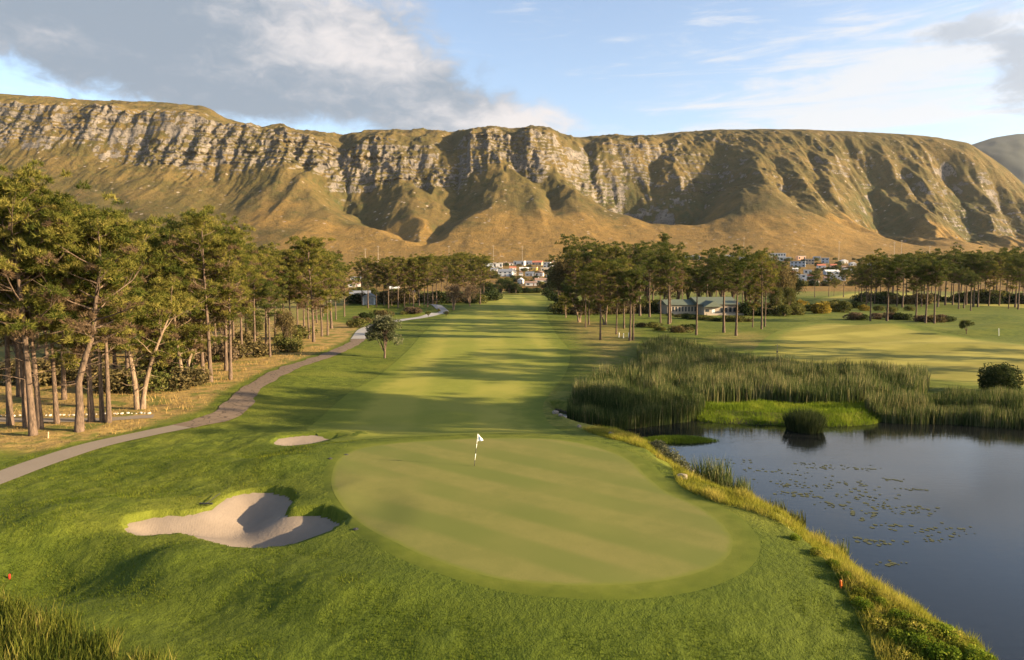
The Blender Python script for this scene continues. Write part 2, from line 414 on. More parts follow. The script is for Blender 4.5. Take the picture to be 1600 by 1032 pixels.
M_fair, *_ = grass_mat("fairway_grass", (0.185, 0.200, 0.026), (0.215, 0.222, 0.033), (0.25, 0.235, 0.042), stripes(R(-3), 5.5, (0.28, 0.25, 0.046), 0.55), 0.35, 7, 0.05, 30, 5.0, ((0.075, 0.096, 0.010), (0.140, 0.158, 0.018)))
M_fair2, *_ = grass_mat("far_fairway_grass", (0.20, 0.185, 0.028), (0.235, 0.21, 0.036), (0.27, 0.225, 0.046), stripes(R(62), 8.0, (0.31, 0.27, 0.055), 0.7), 0.3, 7, 0.05, 30, 5.0, ((0.075, 0.096, 0.010), (0.140, 0.158, 0.018)))
M_green, *_ = grass_mat("putting_turf", (0.150, 0.150, 0.037), (0.176, 0.167, 0.044), (0.200, 0.176, 0.052), stripes(R(-54), 1.9, (0.108, 0.120, 0.026), 1.0), 0.25, 20, 0.015, 18, 0.35, ((0.10, 0.115, 0.018), (0.14, 0.145, 0.024)))
M_fringe, *_ = grass_mat("collar_turf", (0.125, 0.142, 0.018), (0.165, 0.172, 0.026), (0.19, 0.182, 0.034), None, 0.4, 12, 0.03, 50, 2.0, ((0.048, 0.066, 0.007), (0.105, 0.122, 0.012)))
# sand
M_sand, t, b = material("bunker_sand")
p = t.pos()
c = t.mix(t.noise(p, 1.1, 6, 0.6), (0.190, 0.147, 0.108), (0.265, 0.21, 0.158))
c = t.mix(t.math('MULTIPLY', t.noise(p, 30, 3), 0.35), c, (0.13, 0.10, 0.075))
t.put(b.inputs['Base Color'], c)
wv = t.new('ShaderNodeTexWave', wave_type='RINGS', rings_direction='Z'); wv.inputs['Scale'].default_value = 1.3; wv.inputs['Distortion'].default_value = 3.0; wv.inputs['Detail'].default_value = 3
sh_ = t.new('ShaderNodeVectorMath', operation='SUBTRACT'); t.l.new(p, sh_.inputs[0]); sh_.inputs[1].default_value = (-12.5, 35.5, 0); t.l.new(sh_.outputs[0], wv.inputs[0])
wv.inputs['Scale'].default_value = 2.6
h = t.math('ADD', t.math('MULTIPLY', wv.outputs['Fac'], 0.07), t.math('MULTIPLY', t.noise(p, 5, 5, .65), 1.0))
t.l.new(t.bump(h, 0.5, 0.05), b.inputs['Normal'])
def path_mat(name, a, bc, cracks):
    m, t, b = material(name); p = t.pos()
    c = t.mix(t.noise(p, 0.7, 6, 0.65), a, bc)
    c = t.mix(t.math('MULTIPLY', t.noise(p, 14, 4), 0.4), c, tuple(0.6 * q for q in a))
    if cracks:
        v = t.new('ShaderNodeTexVoronoi', feature='DISTANCE_TO_EDGE'); v.inputs['Scale'].default_value = 1.1; t.l.new(p, v.inputs['Vector'])
        c = t.mix(t.step(v.outputs['Distance'], 0.06, 0.0), c, tuple(0.45 * q for q in a))
    t.put(b.inputs['Base Color'], c); t.l.new(t.bump(t.noise(p, 9, 4), 0.5, 0.03), b.inputs['Normal'])
    return m
M_conc = path_mat("path_concrete", (0.190, 0.150, 0.110), (0.240, 0.195, 0.148), False)
M_dirt = path_mat("path_worn_paving", (0.135, 0.095, 0.065), (0.20, 0.145, 0.10), True)
M_white = path_mat("path_pale_concrete", (0.25, 0.235, 0.22), (0.32, 0.305, 0.29), False)

# ------------------------------------------------------------------ ground sheet
def axis(fine0, fine1, step, lo, hi, growth=1.06, mx=14.0):
    a = list(np.arange(fine0, fine1 + 1e-6, step)); s = step; x = fine1
    while x < hi: s = min(s * growth, mx); x += s; a.append(min(x, hi))
    s = step; x = fine0; l = []
    while x > lo: s = min(s * growth, mx); x -= s; l.append(max(x, lo))
    return np.array(l[::-1] + a)
gx = axis(-34, 38, 0.2, -760, 760, 1.07, 24); gy = axis(15, 66, 0.19, -40, 470, 1.035, 8)
GX, GY = np.meshgrid(gx, gy)
xf, yf = GX.ravel(), GY.ravel()
zf = gz(xf, yf)
sG = sdist(xf, yf, FRINGE, 5.0); sB1 = sdist(xf, yf, BUNK1, 4.0); sB2 = sdist(xf, yf, BUNK2, 4.0); sFa = sdist(xf, yf, FAIR, 5.0)
roughk = sstep(-.2, -3.0, sG) * sstep(-.2, -1.2, sB1) * sstep(-.2, -1.2, sB2) * sstep(-.3, -4, sFa) * sstep(75, 50, yf) * sstep(1.3, 2.6, seg_dist(xf, yf, PATH, False)) * sstep(1.0, 2.0, seg_dist(xf, yf, GRAVEL, False))
zf = zf + roughk * (0.085 * fbm(xf / 1.3, yf / 1.3, 21, 3) + 0.035 * vnoise(xf / 0.42, yf / 0.42, 5))
sPo = sdist(xf, yf, POND, 9.0)
dry = np.maximum.reduce([sstep(-4, 3, sdist(xf, yf, DRY, 12.0)), 0.62 * sstep(-8, 8, sdist(xf, yf, DRY2, 12.0)), 0.55 * sstep(-8, 8, sdist(xf, yf, DRY3, 12.0)), 0.45 * sstep(330, 450, yf), 0.55 * ((xf < -60) & (yf > 60))])
dry = np.clip(dry * (1 - sstep(-3.5, -1.0, -seg_dist(xf, yf, PATH, False)) * 0.75), 0, 1)
lawn_d = seg_dist(xf, yf, LAWN, False)
lx = np.interp(yf, LAWN[::-1, 1], LAWN[::-1, 0])
bank = np.clip(np.where((xf > lx) & (yf < 66) & (sPo < 0.3), 1.0, 0.0) + ((yf >= 58) & (sPo > -7) & (sPo < 0.4)) * 0.5, 0, 1)
mud = sstep(-0.25, 0.1, sPo)
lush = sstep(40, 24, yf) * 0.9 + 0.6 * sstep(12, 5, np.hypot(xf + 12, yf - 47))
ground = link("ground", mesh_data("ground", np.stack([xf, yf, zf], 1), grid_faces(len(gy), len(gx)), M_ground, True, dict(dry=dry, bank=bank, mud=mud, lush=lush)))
tag(ground, kind='structure')

def sheet(name, P, step, off, mat, zfun=None, sink=0, floor=-.006):
    lo, hi = P.min(0), P.max(0)
    sx, sy = (step if isinstance(step, tuple) else (step, step))
    X, Y = np.meshgrid(np.arange(lo[0], hi[0], sx), np.arange(lo[1], hi[1], sy)); X = X.ravel(); Y = Y.ravel()
    k = inside(X, Y, P); X, Y = X[k], Y[k]
    k = seg_dist(X, Y, P) > 0.3 * min(sx, sy); X, Y = X[k], Y[k]
    pts = [Vector(q) for q in P] + [Vector(q) for q in zip(X, Y)]
    n = len(P)
    r = delaunay_2d_cdt(pts, [], [list(range(n))], 1, 1e-5)
    V = np.array([(q.x, q.y) for q in r[0]])
    rimd = seg_dist(V[:, 0], V[:, 1], P); o_ = off(V[:, 1]) if callable(off) else off
    z = (zfun or gz)(V[:, 0], V[:, 1]) + (o_ if sink == 0 else o_ * sstep(0, sink, rimd) + floor * (1 - sstep(0, sink, rimd)))
    o = link(name, mesh_data(name, np.column_stack([V, z]), [tuple(f) for f in r[2]], mat, True, dict(rim=rimd)))
    return tag(o, kind='structure')
def offset_poly(P, dist):
    T = np.roll(P, -1, 0) - np.roll(P, 1, 0); N = np.stack([T[:, 1], -T[:, 0]], 1); N /= np.linalg.norm(N, axis=1)[:, None] + 1e-9
    area = np.sum(P[:, 0] * np.roll(P[:, 1], -1) - np.roll(P[:, 0], -1) * P[:, 1])
    return P + N * dist * (1 if area > 0 else -1)
sheet("fairway", FAIR, (1.0, 1.0), lambda y: 0.010 + 0.03 * sstep(62, 110, y), M_fair)
sheet("far_fairway", FAIR2, (3.0, 1.5), 0.06, M_fair2, sink=2.5, floor=.012)
sheet("distant_fairway", FAIR3, (5.0, 4.0), 0.08, M_fair2)
sheet("green_collar", FRINGE, 0.3, 0.020, M_fringe, sink=.7)
sheet("putting_green", GREEN, 0.3, 0.034, M_green, sink=.6, floor=.0215)
for nm, B, base, dep in (("greenside_bunker", BUNK1, 0.0, 0.85), ("small_bunker", BUNK2, 0.0, 0.35)):
    P2 = offset_poly(B, 0.16)
    sheet(nm, P2, 0.3, 0.0, M_sand, lambda x, y, B=B, base=base, dep=dep: bunker_sand_z(x, y, B, base, dep) + 0.03 * fbm(x / 1.2, y / 1.2, 4, 3))
def ribbon(name, P, width, off, mat, ragged=0.0):
    T = np.gradient(P, axis=0); N = np.stack([-T[:, 1], T[:, 0]], 1); N /= np.linalg.norm(N, axis=1)[:, None]
    w_ = np.array([-1, -0.6, -0.2, 0.2, 0.6, 1]) * width / 2
    V = P[:, None, :] + N[:, None, :] * w_[None, :, None]
    if ragged: V[:, 0] += N * (ragged * fbm(P[:, 0] / 3, P[:, 1] / 3, 31, 2))[:, None]; V[:, -1] += N * (ragged * fbm(P[:, 0] / 3, P[:, 1] / 3, 37, 2))[:, None]
    z = gz(V[..., 0], V[..., 1]) + off
    V3 = np.concatenate([V, z[..., None]], 2).reshape(-1, 3)
    return tag(link(name, mesh_data(name, V3, grid_faces(len(P), 6), mat)), kind='structure')
def resample(P, n):
    s = np.concatenate([[0], np.cumsum(np.linalg.norm(np.diff(P, axis=0), axis=1))]); u = np.linspace(0, s[-1], n)
    return np.stack([np.interp(u, s, P[:, 0]), np.interp(u, s, P[:, 1])], 1)
i1 = 8 * 6 + 1; i2 = 8 * 14 + 1
ribbon("cart_path", resample(PATH[:i1], 120), 2.3, 0.05, M_conc)
ribbon("worn_cart_path", resample(PATH[i1 - 1:i2], 160), 2.5, 0.055, M_dirt, 0.5)
ribbon("pale_cart_path", resample(PATH[i2 - 1:], 120), 3.6, 0.07, M_white)
ribbon("gravel_path", resample(GRAVEL, 80), 1.7, 0.04, M_conc, 0.3)

# ------------------------------------------------------------------ pond water
M_water, t, b = material("pond_water")
p = t.pos()
t.put(b.inputs['Base Color'], (0.008, 0.009, 0.009)); b.inputs['Roughness'].default_value = 0.06; b.inputs['IOR'].default_value = 1.33
b.inputs['Specular IOR Level'].default_value = 0.5
ruff = t.step(t.noise(t.mapping(p, (1, 1.0, 1)), 0.045, 3), 0.42, 0.62)
hw = t.math('ADD', t.math('MULTIPLY', t.noise(t.mapping(p, (1.0, 2.6, 1)), 1.3, 3), 0.5), t.math('MULTIPLY', t.noise(t.mapping(p, (1.0, 1.8, 1)), 6.0, 3), t.math('MULTIPLY', ruff, 0.32)))
t.l.new(t.bump(hw, 0.15, 0.09), b.inputs['Normal'])
WP = offset_poly(POND, 0.6)
tag(sheet("pond", WP, 4.0, 0.0, M_water, lambda x, y: np.full(len(x), WATER)), kind='structure')

# ------------------------------------------------------------------ mountain
def table(tb, sig=22.0):
    A = np.array(tb, float); xs = np.arange(A[0, 0] - 200, A[-1, 0] + 200, 1.0); v = np.interp(xs, A[:, 0], A[:, 1])
    k = np.exp(-(np.arange(-90, 91) / sig) ** 2 / 2); k /= k.sum(); v = np.convolve(np.pad(v, 90, 'edge'), k, 'valid')
    return lambda px: np.interp(px, xs, v)
ridge = table([(-400, 152), (0, 154), (60, 157), (130, 163), (240, 167), (330, 174), (345, 181), (362, 192), (420, 205), (450, 202), (470, 210), (500, 212), (538, 217), (560, 213), (590, 208), (640, 208), (690, 209), (705, 214), (735, 207), (768, 202), (795, 207), (803, 206), (830, 204), (860, 206), (880, 217), (905, 219), (940, 217), (960, 215), (985, 218), (1010, 217), (1060, 212), (1110, 208), (1180, 207), (1250, 208), (1330, 211), (1400, 215), (1450, 219), (1500, 228), (1530, 246), (1560, 266), (1600, 300), (1660, 350), (1760, 400), (1900, 420)], 3.0)
cbot = table([(-400, 250), (0, 240), (150, 243), (260, 262), (330, 280), (390, 278), (430, 258), (500, 262), (540, 285), (600, 282), (680, 285), (720, 264), (780, 262), (830, 266), (880, 262), (920, 264), (1000, 300), (1100, 308), (1180, 292), (1260, 300), (1330, 335), (1400, 352), (1480, 362), (1560, 385), (1650, 402), (1900, 423)])
ctop = table([(-400, 164), (0, 166), (150, 173), (300, 184), (350, 197), (430, 210), (500, 219), (540, 228), (600, 222), (700, 224), (740, 213), (780, 210), (830, 211), (870, 218), (900, 228), (960, 226), (1050, 222), (1150, 225), (1250, 232), (1330, 243), (1400, 252), (1480, 266), (1540, 292), (1600, 322), (1650, 362), (1760, 408), (1900, 422)])
tbf = table([(-400, .60), (880, .60), (1000, .52), (1180, .46), (1900, .42)])
ttf = table([(-400, .71), (880, .70), (1000, .74), (1180, .84), (1900, .84)])
yrf = table([(-400, 1800), (300, 1820), (700, 1880), (850, 1900), (960, 2120), (1080, 2140), (1180, 2000), (1400, 1980), (1600, 1900), (1900, 1800)])
YF = 950.0
def base_py(px, tt):
    """image row of the mountain's smooth body at relative depth tt (0 foot .. 1 ridge)"""
    r_, cb_, ct_, tb_, te_ = ridge(px), cbot(px), ctop(px), tbf(px), ttf(px)
    p0 = 430 - (apron(YF) - CAMZ) * F / YF
    lo = np.clip(tt / tb_, 0, 1); a = p0 + (cb_ - p0) * (0.55 * lo + 0.45 * lo ** 1.7)
    m = np.clip((tt - tb_) / (te_ - tb_), 0, 1); bq = cb_ + (ct_ - cb_) * m
    u = np.clip((tt - te_) / (1 - te_), 0, 1); cq = ct_ + (r_ - ct_) * (1 - (1 - u) ** 1.6)
    return np.where(tt < tb_, a, np.where(tt < te_, bq, cq))
def plan(px, py):
    tt = np.linspace(0, 1, 400); v = base_py(np.full(400, px), tt)
    k = float(np.interp(-py, -v, tt)); y = YF + (float(yrf(px)) - YF) * k
    return ((px - 800) / F * y, y)
GULLIES = [  # (px, py, depth m, half width m)
    [(538, 218, 6, 25), (538, 250, 35, 75), (542, 290, 52, 100), (575, 324, 40, 85), (620, 352, 20, 50), (650, 372, 10, 35)],
    [(706, 215, 6, 25), (712, 245, 36, 65), (717, 285, 50, 85), (710, 320, 38, 75), (690, 350, 20, 45), (662, 378, 10, 30)],
    [(803, 208, 4, 18), (799, 232, 24, 42), (808, 250, 22, 40), (848, 275, 28, 50), (858, 300, 26, 40), (864, 332, 8, 30)],
    [(905, 222, 8, 30), (925, 250, 60, 110), (965, 283, 110, 190), (1010, 305, 120, 200), (1055, 328, 70, 130), (1080, 345, 14, 50)],
    [(1130, 225, 6, 40), (1110, 260, 45, 90), (1090, 300, 60, 120), (1070, 325, 30, 90)],
    [(1030, 220, 6, 30), (1020, 250, 30, 60), (1005, 285, 40, 80)],
    [(1205, 250, 10, 40), (1225, 285, 32, 60), (1255, 318, 26, 60), (1330, 352, 8, 40)],
    [(1262, 240, 8, 40), (1272, 285, 26, 50), (1300, 325, 18, 50)],
    [(1318, 232, 10, 40), (1345, 258, 45, 80), (1368, 290, 72, 120), (1374, 325, 78, 130), (1385, 350, 60, 110), (1440, 378, 20, 70)],
    [(1395, 250, 8, 40), (1415, 275, 30, 55), (1440, 305, 34, 60), (1470, 330, 30, 70)],
    [(1450, 238, 10, 40), (1475, 262, 50, 80), (1500, 295, 60, 110), (1510, 335, 66, 130), (1520, 365, 50, 130), (1580, 388, 20, 90)],
    [(1540, 285, 10, 50), (1570, 320, 45, 110), (1600, 360, 60, 140), (1650, 390, 30, 120)],
    [(468, 214, 4, 20), (470, 240, 20, 40), (482, 262, 14, 36)],
    [(410, 206, 3, 20), (412, 235, 12, 28)],
    [(640, 216, 3, 20), (655, 250, 18, 38), (668, 285, 20, 42), (690, 318, 8, 30)],
    [(585, 225, 3, 20), (590, 262, 14, 32), (600, 290, 10, 30)],
    [(235, 190, 3, 15), (240, 235, 12, 24)], [(130, 190, 3, 15), (128, 230, 10, 22)], [(180, 200, 3, 15), (182, 238, 9, 20)], [(320, 195, 3, 15), (300, 250, 10, 24)],
    [(150, 285, 4, 25), (190, 320, 7, 25), (230, 350, 4, 20)],
    [(760, 215, 3, 15), (758, 250, 12, 26)], [(835, 215, 3, 14), (838, 245, 10, 24)]]
tt_rows = np.unique(np.concatenate([np.linspace(0, .5, 90), np.linspace(.42, .86, 250), np.linspace(.86, 1.0, 40)]))
pxc = np.linspace(-330, 1900, 1250)
PX, TT = np.meshgrid(pxc, tt_rows)
Y = YF + (yrf(PX) - YF) * TT; X = (PX - 800) / F * Y
PY = base_py(PX, TT)
Z = CAMZ + Y * (430 - PY) / F
carve = np.zeros_like(Z)
for gl in GULLIES:
    pl_ = [plan(q[0], q[1]) + (q[2], q[3]) for q in gl]
    for a, b2 in zip(pl_[:-1], pl_[1:]):
        pad = max(a[3], b2[3]) * 1.1
        k = (X > min(a[0], b2[0]) - pad) & (X < max(a[0], b2[0]) + pad) & (Y > min(a[1], b2[1]) - pad) & (Y < max(a[1], b2[1]) + pad)
        if not k.any(): continue
        wx = X[k] + 16 * fbm(X[k] / 60, Y[k] / 60, 71, 3); wy = Y[k]
        dx, dy = b2[0] - a[0], b2[1] - a[1]; u = np.clip(((wx - a[0]) * dx + (wy - a[1]) * dy) / (dx * dx + dy * dy + 1e-6), 0, 1)
        dd = np.hypot(wx - a[0] - u * dx, wy - a[1] - u * dy); dep = a[2] + (b2[2] - a[2]) * u; wid = a[3] + (b2[3] - a[3]) * u
        c_ = dep * np.clip(1 - dd / wid, 0, 1) ** 1.25
        carve[k] = np.maximum(carve[k], c_)
edge = sstep(0, .05, TT) * (1 - 0.85 * sstep(.93, 1.0, TT))
tb_, te_ = tbf(PX), ttf(PX)
cliff = sstep(-.05, .02, TT - tb_) * (1 - sstep(.0, .10, TT - te_))
right = sstep(900, 1200, PX)
rid = 1 - np.abs(fbm(X / 95 + 0.3 * fbm(X / 200, Y / 200, 12, 2), Y / 330, 41, 4))
rid3 = 1 - np.abs(fbm(X / 15 + .5 * fbm(X / 60, Y / 60, 53, 2), Y / 75, 55, 3))
rid2 = 1 - np.abs(fbm(X / 38, Y / 110, 47, 3))
Z = Z - carve * edge
Z = Z + edge * ((rid - .75) * (16 * sstep(.1, .6, TT) + 14 * cliff) + (rid2 - .75) * (2 + 11 * cliff * (1 - .4 * right)) + (1.5 + 3.5 * sstep(.35, .6, TT)) * fbm(X / 30, Y / 42, 50, 4) + 1.3 * sstep(.3, .6, TT) * fbm(X / 8, Y / 11, 52, 3) + 4.5 * (rid3 - .75) * sstep(.34, .62, TT))
# rock: ledges and vertical joints move the face back and forth
strat = Z / 27.0 + 0.55 * fbm(X / 170, Y / 300, 60, 3) + 0.012 * X / 27
saw = (strat - np.floor(strat)); ledge = sstep(0.15, 0.9, saw) - 0.5
strat2 = Z / 9.5 + 0.8 * fbm(X / 60, Z / 60, 63, 3); ledge2 = sstep(0.2, 0.8, strat2 - np.floor(strat2)) - 0.5
joint = fbm(X / 17, Z / 70, 65, 4); joint2 = 1 - np.abs(fbm(X / 34, Z / 130, 67, 3))
patch = np.clip(0.55 + 0.9 * fbm(X / 150, Z / 55, 80, 3), 0.1, 1.2)
ck = cliff * patch * edge * (.72 - .40 * right)
brk = sstep(-.25, .35, fbm(X / 120, Z / 50, 82, 3))
Yd = Y + ck * (9 * ledge * brk + 4 * ledge2 + 14 * joint + 16 * (joint2 - .75) + 12 * fbm(X / 9, Z / 11, 83, 4))
Zd = Z + ck * (3.0 * fbm(X / 9, Z / 9, 69, 2))
# slope from the displaced mesh
def gradn(X, Y, Z):
    P = np.stack([X, Y, Z], 2); du = np.gradient(P, axis=1); dv = np.gradient(P, axis=0); N = np.cross(du, dv)
    return N / (np.linalg.norm(N, axis=2)[..., None] + 1e-9)
Nn = gradn(X, Yd, Zd)
steep = 1 - np.abs(Nn[..., 2])
rock = sstep(.34 - .06 * (1 - right), .62 - .05 * (1 - right), steep + 0.30 * fbm(X / 32, Zd / 20, 90, 4) - .05 * right) * np.clip(cliff * 1.25 + 0.12, 0, 1)
rock = np.clip(rock, 0, 1)
gold = sstep(300, 385, PY + 30 * fbm(X / 140, Y / 160, 91, 4)) * (0.5 + 0.5 * sstep(350, 700, PX)) 
gold = np.clip(gold + 0.55 * sstep(0.15, 0.5, fbm(X / 110, Y / 140, 95, 3)) * sstep(290, 330, PY), 0, 1)
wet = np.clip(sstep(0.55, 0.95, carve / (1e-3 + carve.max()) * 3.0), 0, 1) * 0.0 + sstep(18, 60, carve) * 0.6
# apron strip in front, down to the flat
yy = np.concatenate([np.linspace(425, YF, 60)[:-1]])
PXa, Ya = np.meshgrid(pxc, yy); Xa = (PXa - 800) / F * Ya
Za = apron(Ya) - 0.7 * sstep(470, 425, Ya) + 1.5 * fbm(Xa / 60, Ya / 60, 99, 3) * sstep(600, 900, Ya) * sstep(950, 900, Ya)
back = np.stack([X[-1] * 1.25, Yd[-1] * 1.25, Zd[-1] - 60], 1)[None]
Vm = np.concatenate([np.stack([Xa, Ya, Za], 2), np.stack([X, Yd, Zd], 2), back], 0)
nr, nc = Vm.shape[:2]
zr = np.zeros_like
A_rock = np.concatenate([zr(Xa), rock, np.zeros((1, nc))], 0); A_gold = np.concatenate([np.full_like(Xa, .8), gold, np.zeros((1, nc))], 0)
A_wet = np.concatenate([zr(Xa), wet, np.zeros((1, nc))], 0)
M_mtn, t, b = material("mountain_fynbos_and_rock")
p = t.pos()
nA = t.noise(p, 0.012, 6, 0.6); nB = t.noise(p, 0.06, 5, 0.65); nC = t.noise(p, 0.35, 4, 0.65)
veg = t.mix(t.step(nA, 0.38, 0.62), (0.076, 0.058, 0.018), (0.118, 0.080, 0.027))
veg = t.mix(t.step(nB, 0.50, 0.70), veg, (0.056, 0.053, 0.015))
goldc = t.mix(t.step(nB, 0.35, 0.65), (0.212, 0.124, 0.034), (0.155, 0.098, 0.030))
gk = t.step(t.math('ADD', t.attr('gold'), t.math('MULTIPLY', t.math('SUBTRACT', nA, 0.5), 1.2)), 0.25, 0.85)
veg = t.mix(gk, veg, goldc)
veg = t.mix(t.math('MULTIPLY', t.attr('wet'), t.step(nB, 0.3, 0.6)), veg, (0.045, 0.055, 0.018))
veg = t.mix(t.math('MULTIPLY', t.step(nC, 0.48, 0.66), 0.6), veg, (0.046, 0.044, 0.016))
vor = t.new('ShaderNodeTexVoronoi'); vor.inputs['Scale'].default_value = 0.055; t.l.new(p, vor.inputs['Vector'])
spot = t.math('MULTIPLY', t.step(vor.outputs['Distance'], 0.20, 0.12), t.step(t.noise(p, 0.02, 3), 0.50, 0.60))
stc = t.noise(t.mapping(p, (0.7, 0.7, 1.1)), 0.06, 7, 0.68)
rockc = t.mix(t.step(stc, 0.35, 0.68), (0.108, 0.093, 0.078), (0.205, 0.173, 0.140))
rockc = t.mix(t.step(t.noise(t.mapping(p, (1, 1, 0.3)), 0.16, 6, 0.7), 0.50, 0.62), rockc, (0.066, 0.058, 0.048))
rockc = t.mix(t.math('MULTIPLY', t.step(t.noise(t.mapping(p, (0.25, 0.25, 2.6)), 0.16, 4, 0.6), 0.54, 0.64), 0.65), rockc, (0.070, 0.062, 0.046))
rk = t.step(t.math('ADD', t.attr('rock'), t.math('ADD', t.math('MULTIPLY', t.math('SUBTRACT', nB, 0.5), 1.1), t.math('MULTIPLY', t.math('SUBTRACT', nC, 0.5), 0.8))), 0.40, 0.56)
col = t.mix(spot, veg, (0.27, 0.22, 0.17))
col = t.mix(rk, col, rockc)
t.put(b.inputs['Base Color'], col); b.inputs['Specular IOR Level'].default_value = 0.1; b.inputs['Roughness'].default_value = 0.95
hb = t.math('ADD', t.math('MULTIPLY', nB, 0.6), t.math('MULTIPLY', nC, 0.35))
t.l.new(t.bump(hb, 0.75, 7.0), b.inputs['Normal'])
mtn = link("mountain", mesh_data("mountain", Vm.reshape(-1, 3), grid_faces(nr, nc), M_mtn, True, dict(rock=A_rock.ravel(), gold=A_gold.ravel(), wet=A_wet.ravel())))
tag(mtn, kind='structure')
# the range farther off, at the right
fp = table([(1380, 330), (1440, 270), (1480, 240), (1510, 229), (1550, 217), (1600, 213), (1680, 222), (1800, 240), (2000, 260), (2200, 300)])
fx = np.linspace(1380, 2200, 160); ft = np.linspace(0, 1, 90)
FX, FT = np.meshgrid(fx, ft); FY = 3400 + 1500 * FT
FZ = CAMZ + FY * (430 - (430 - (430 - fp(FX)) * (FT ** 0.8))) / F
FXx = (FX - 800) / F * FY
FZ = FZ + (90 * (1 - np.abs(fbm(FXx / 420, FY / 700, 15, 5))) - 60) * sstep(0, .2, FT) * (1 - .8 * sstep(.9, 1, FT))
tag(link("far_mountain", mesh_data("far_mountain", np.stack([FXx, FY, FZ], 2).reshape(-1, 3), grid_faces(90, 160), plain('cloud_shaded_scrub', (0.030, 0.036, 0.034), .95, .5, .004), True, dict(rock=np.clip(.1 + .5 * fbm(FXx / 200, FZ / 60, 5, 3), 0, 1).ravel(), gold=np.zeros(FX.size), wet=np.full(FX.size, .7)))), kind='structure')  # base colour darkened to carry the cloud shadow on this range

# ------------------------------------------------------------------ blades and foliage
def foliage_mat(name, dark, mid, lite, transl=0.3, dead=None):
    m = bpy.data.materials.new(name); m.use_nodes = True; t = NT(m.node_tree); t.n.remove(t.n['Principled BSDF'])
    v = t.attr('var')
    c = t.mix(t.step(v, 0.0, 0.55), dark, mid); c = t.mix(t.step(v, 0.5, 1.0), c, lite)
    if dead: c = t.mix(t.math('GREATER_THAN', v, 1.5), c, dead)
    df = t.new('ShaderNodeBsdfDiffuse'); tr = t.new('ShaderNodeBsdfTranslucent'); mx = t.new('ShaderNodeMixShader')
    t.put(df.inputs[0], c); t.put(tr.inputs[0], c); mx.inputs[0].default_value = transl
    t.l.new(df.outputs[0], mx.inputs[1]); t.l.new(tr.outputs[0], mx.inputs[2]); t.l.new(mx.outputs[0], t.n['Material Output'].inputs[0])
    return m
M_pine = foliage_mat("pine_needles", (0.048, 0.063, 0.013), (0.145, 0.138, 0.029), (0.26, 0.215, 0.056), .35, (0.135, 0.090, 0.052))
M_pine_dark = foliage_mat("dark_pine_needles", (0.042, 0.058, 0.015), (0.090, 0.102, 0.025), (0.16, 0.15, 0.042), .3, (0.11, 0.078, 0.048))
M_brown = foliage_mat("dry_twigs", (0.075, 0.055, 0.035), (0.14, 0.10, 0.06), (0.20, 0.14, 0.08))
M_leaf = foliage_mat("grey_green_leaves", (0.050, 0.060, 0.028), (0.105, 0.110, 0.055), (0.20, 0.19, 0.12))
M_bushdk = foliage_mat("dark_leaves", (0.018, 0.028, 0.010), (0.035, 0.048, 0.016), (0.07, 0.08, 0.03))
M_shrub = foliage_mat("shrub_leaves", (0.045, 0.055, 0.015), (0.085, 0.090, 0.025), (0.15, 0.13, 0.04))
M_yellow = foliage_mat("yellow_shrub_leaves", (0.12, 0.10, 0.02), (0.25, 0.18, 0.03), (0.36, 0.26, 0.05))
M_brownleaf = foliage_mat("brown_green_leaves", (0.060, 0.050, 0.022), (0.115, 0.092, 0.038), (0.19, 0.14, 0.06))
M_reed = foliage_mat("reed_blades", (0.034, 0.054, 0.016), (0.088, 0.108, 0.033), (0.255, 0.22, 0.10), 0.35)
M_lush = foliage_mat("marsh_grass", (0.075, 0.115, 0.012), (0.14, 0.19, 0.018), (0.25, 0.27, 0.033), 0.35)
M_bank = foliage_mat("bank_grass", (0.095, 0.120, 0.014), (0.20, 0.195, 0.026), (0.34, 0.28, 0.060), 0.35)
M_tuft = foliage_mat("rough_tufts", (0.024, 0.043, 0.005), (0.070, 0.096, 0.009), (0.165, 0.172, 0.024), 0.35)
M_tall = foliage_mat("tall_grass_blades", (0.040, 0.055, 0.009), (0.105, 0.115, 0.018), (0.27, 0.22, 0.060), 0.35)
M_straw = foliage_mat("straw_grass", (0.12, 0.10, 0.025), (0.27, 0.18, 0.06), (0.42, 0.28, 0.10), 0.35)
def bark_mat(name, a, b_):
    m, t, b = material(name); tc = t.new('ShaderNodeTexCoord').outputs['Object']
    n = t.noise(t.mapping(tc, (1, 1, 0.25)), 7.0, 5, 0.65)
    t.put(b.inputs['Base Color'], t.mix(t.step(n, 0.3, 0.7), a, b_)); t.l.new(t.bump(n, 0.8, 0.06), b.inputs['Normal']); b.inputs['Roughness'].default_value = 0.95
    return m
M_bark = bark_mat("pine_bark", (0.050, 0.035, 0.025), (0.155, 0.105, 0.072))
M_barkpale = bark_mat("pale_bark", (0.115, 0.08, 0.052), (0.25, 0.175, 0.115))

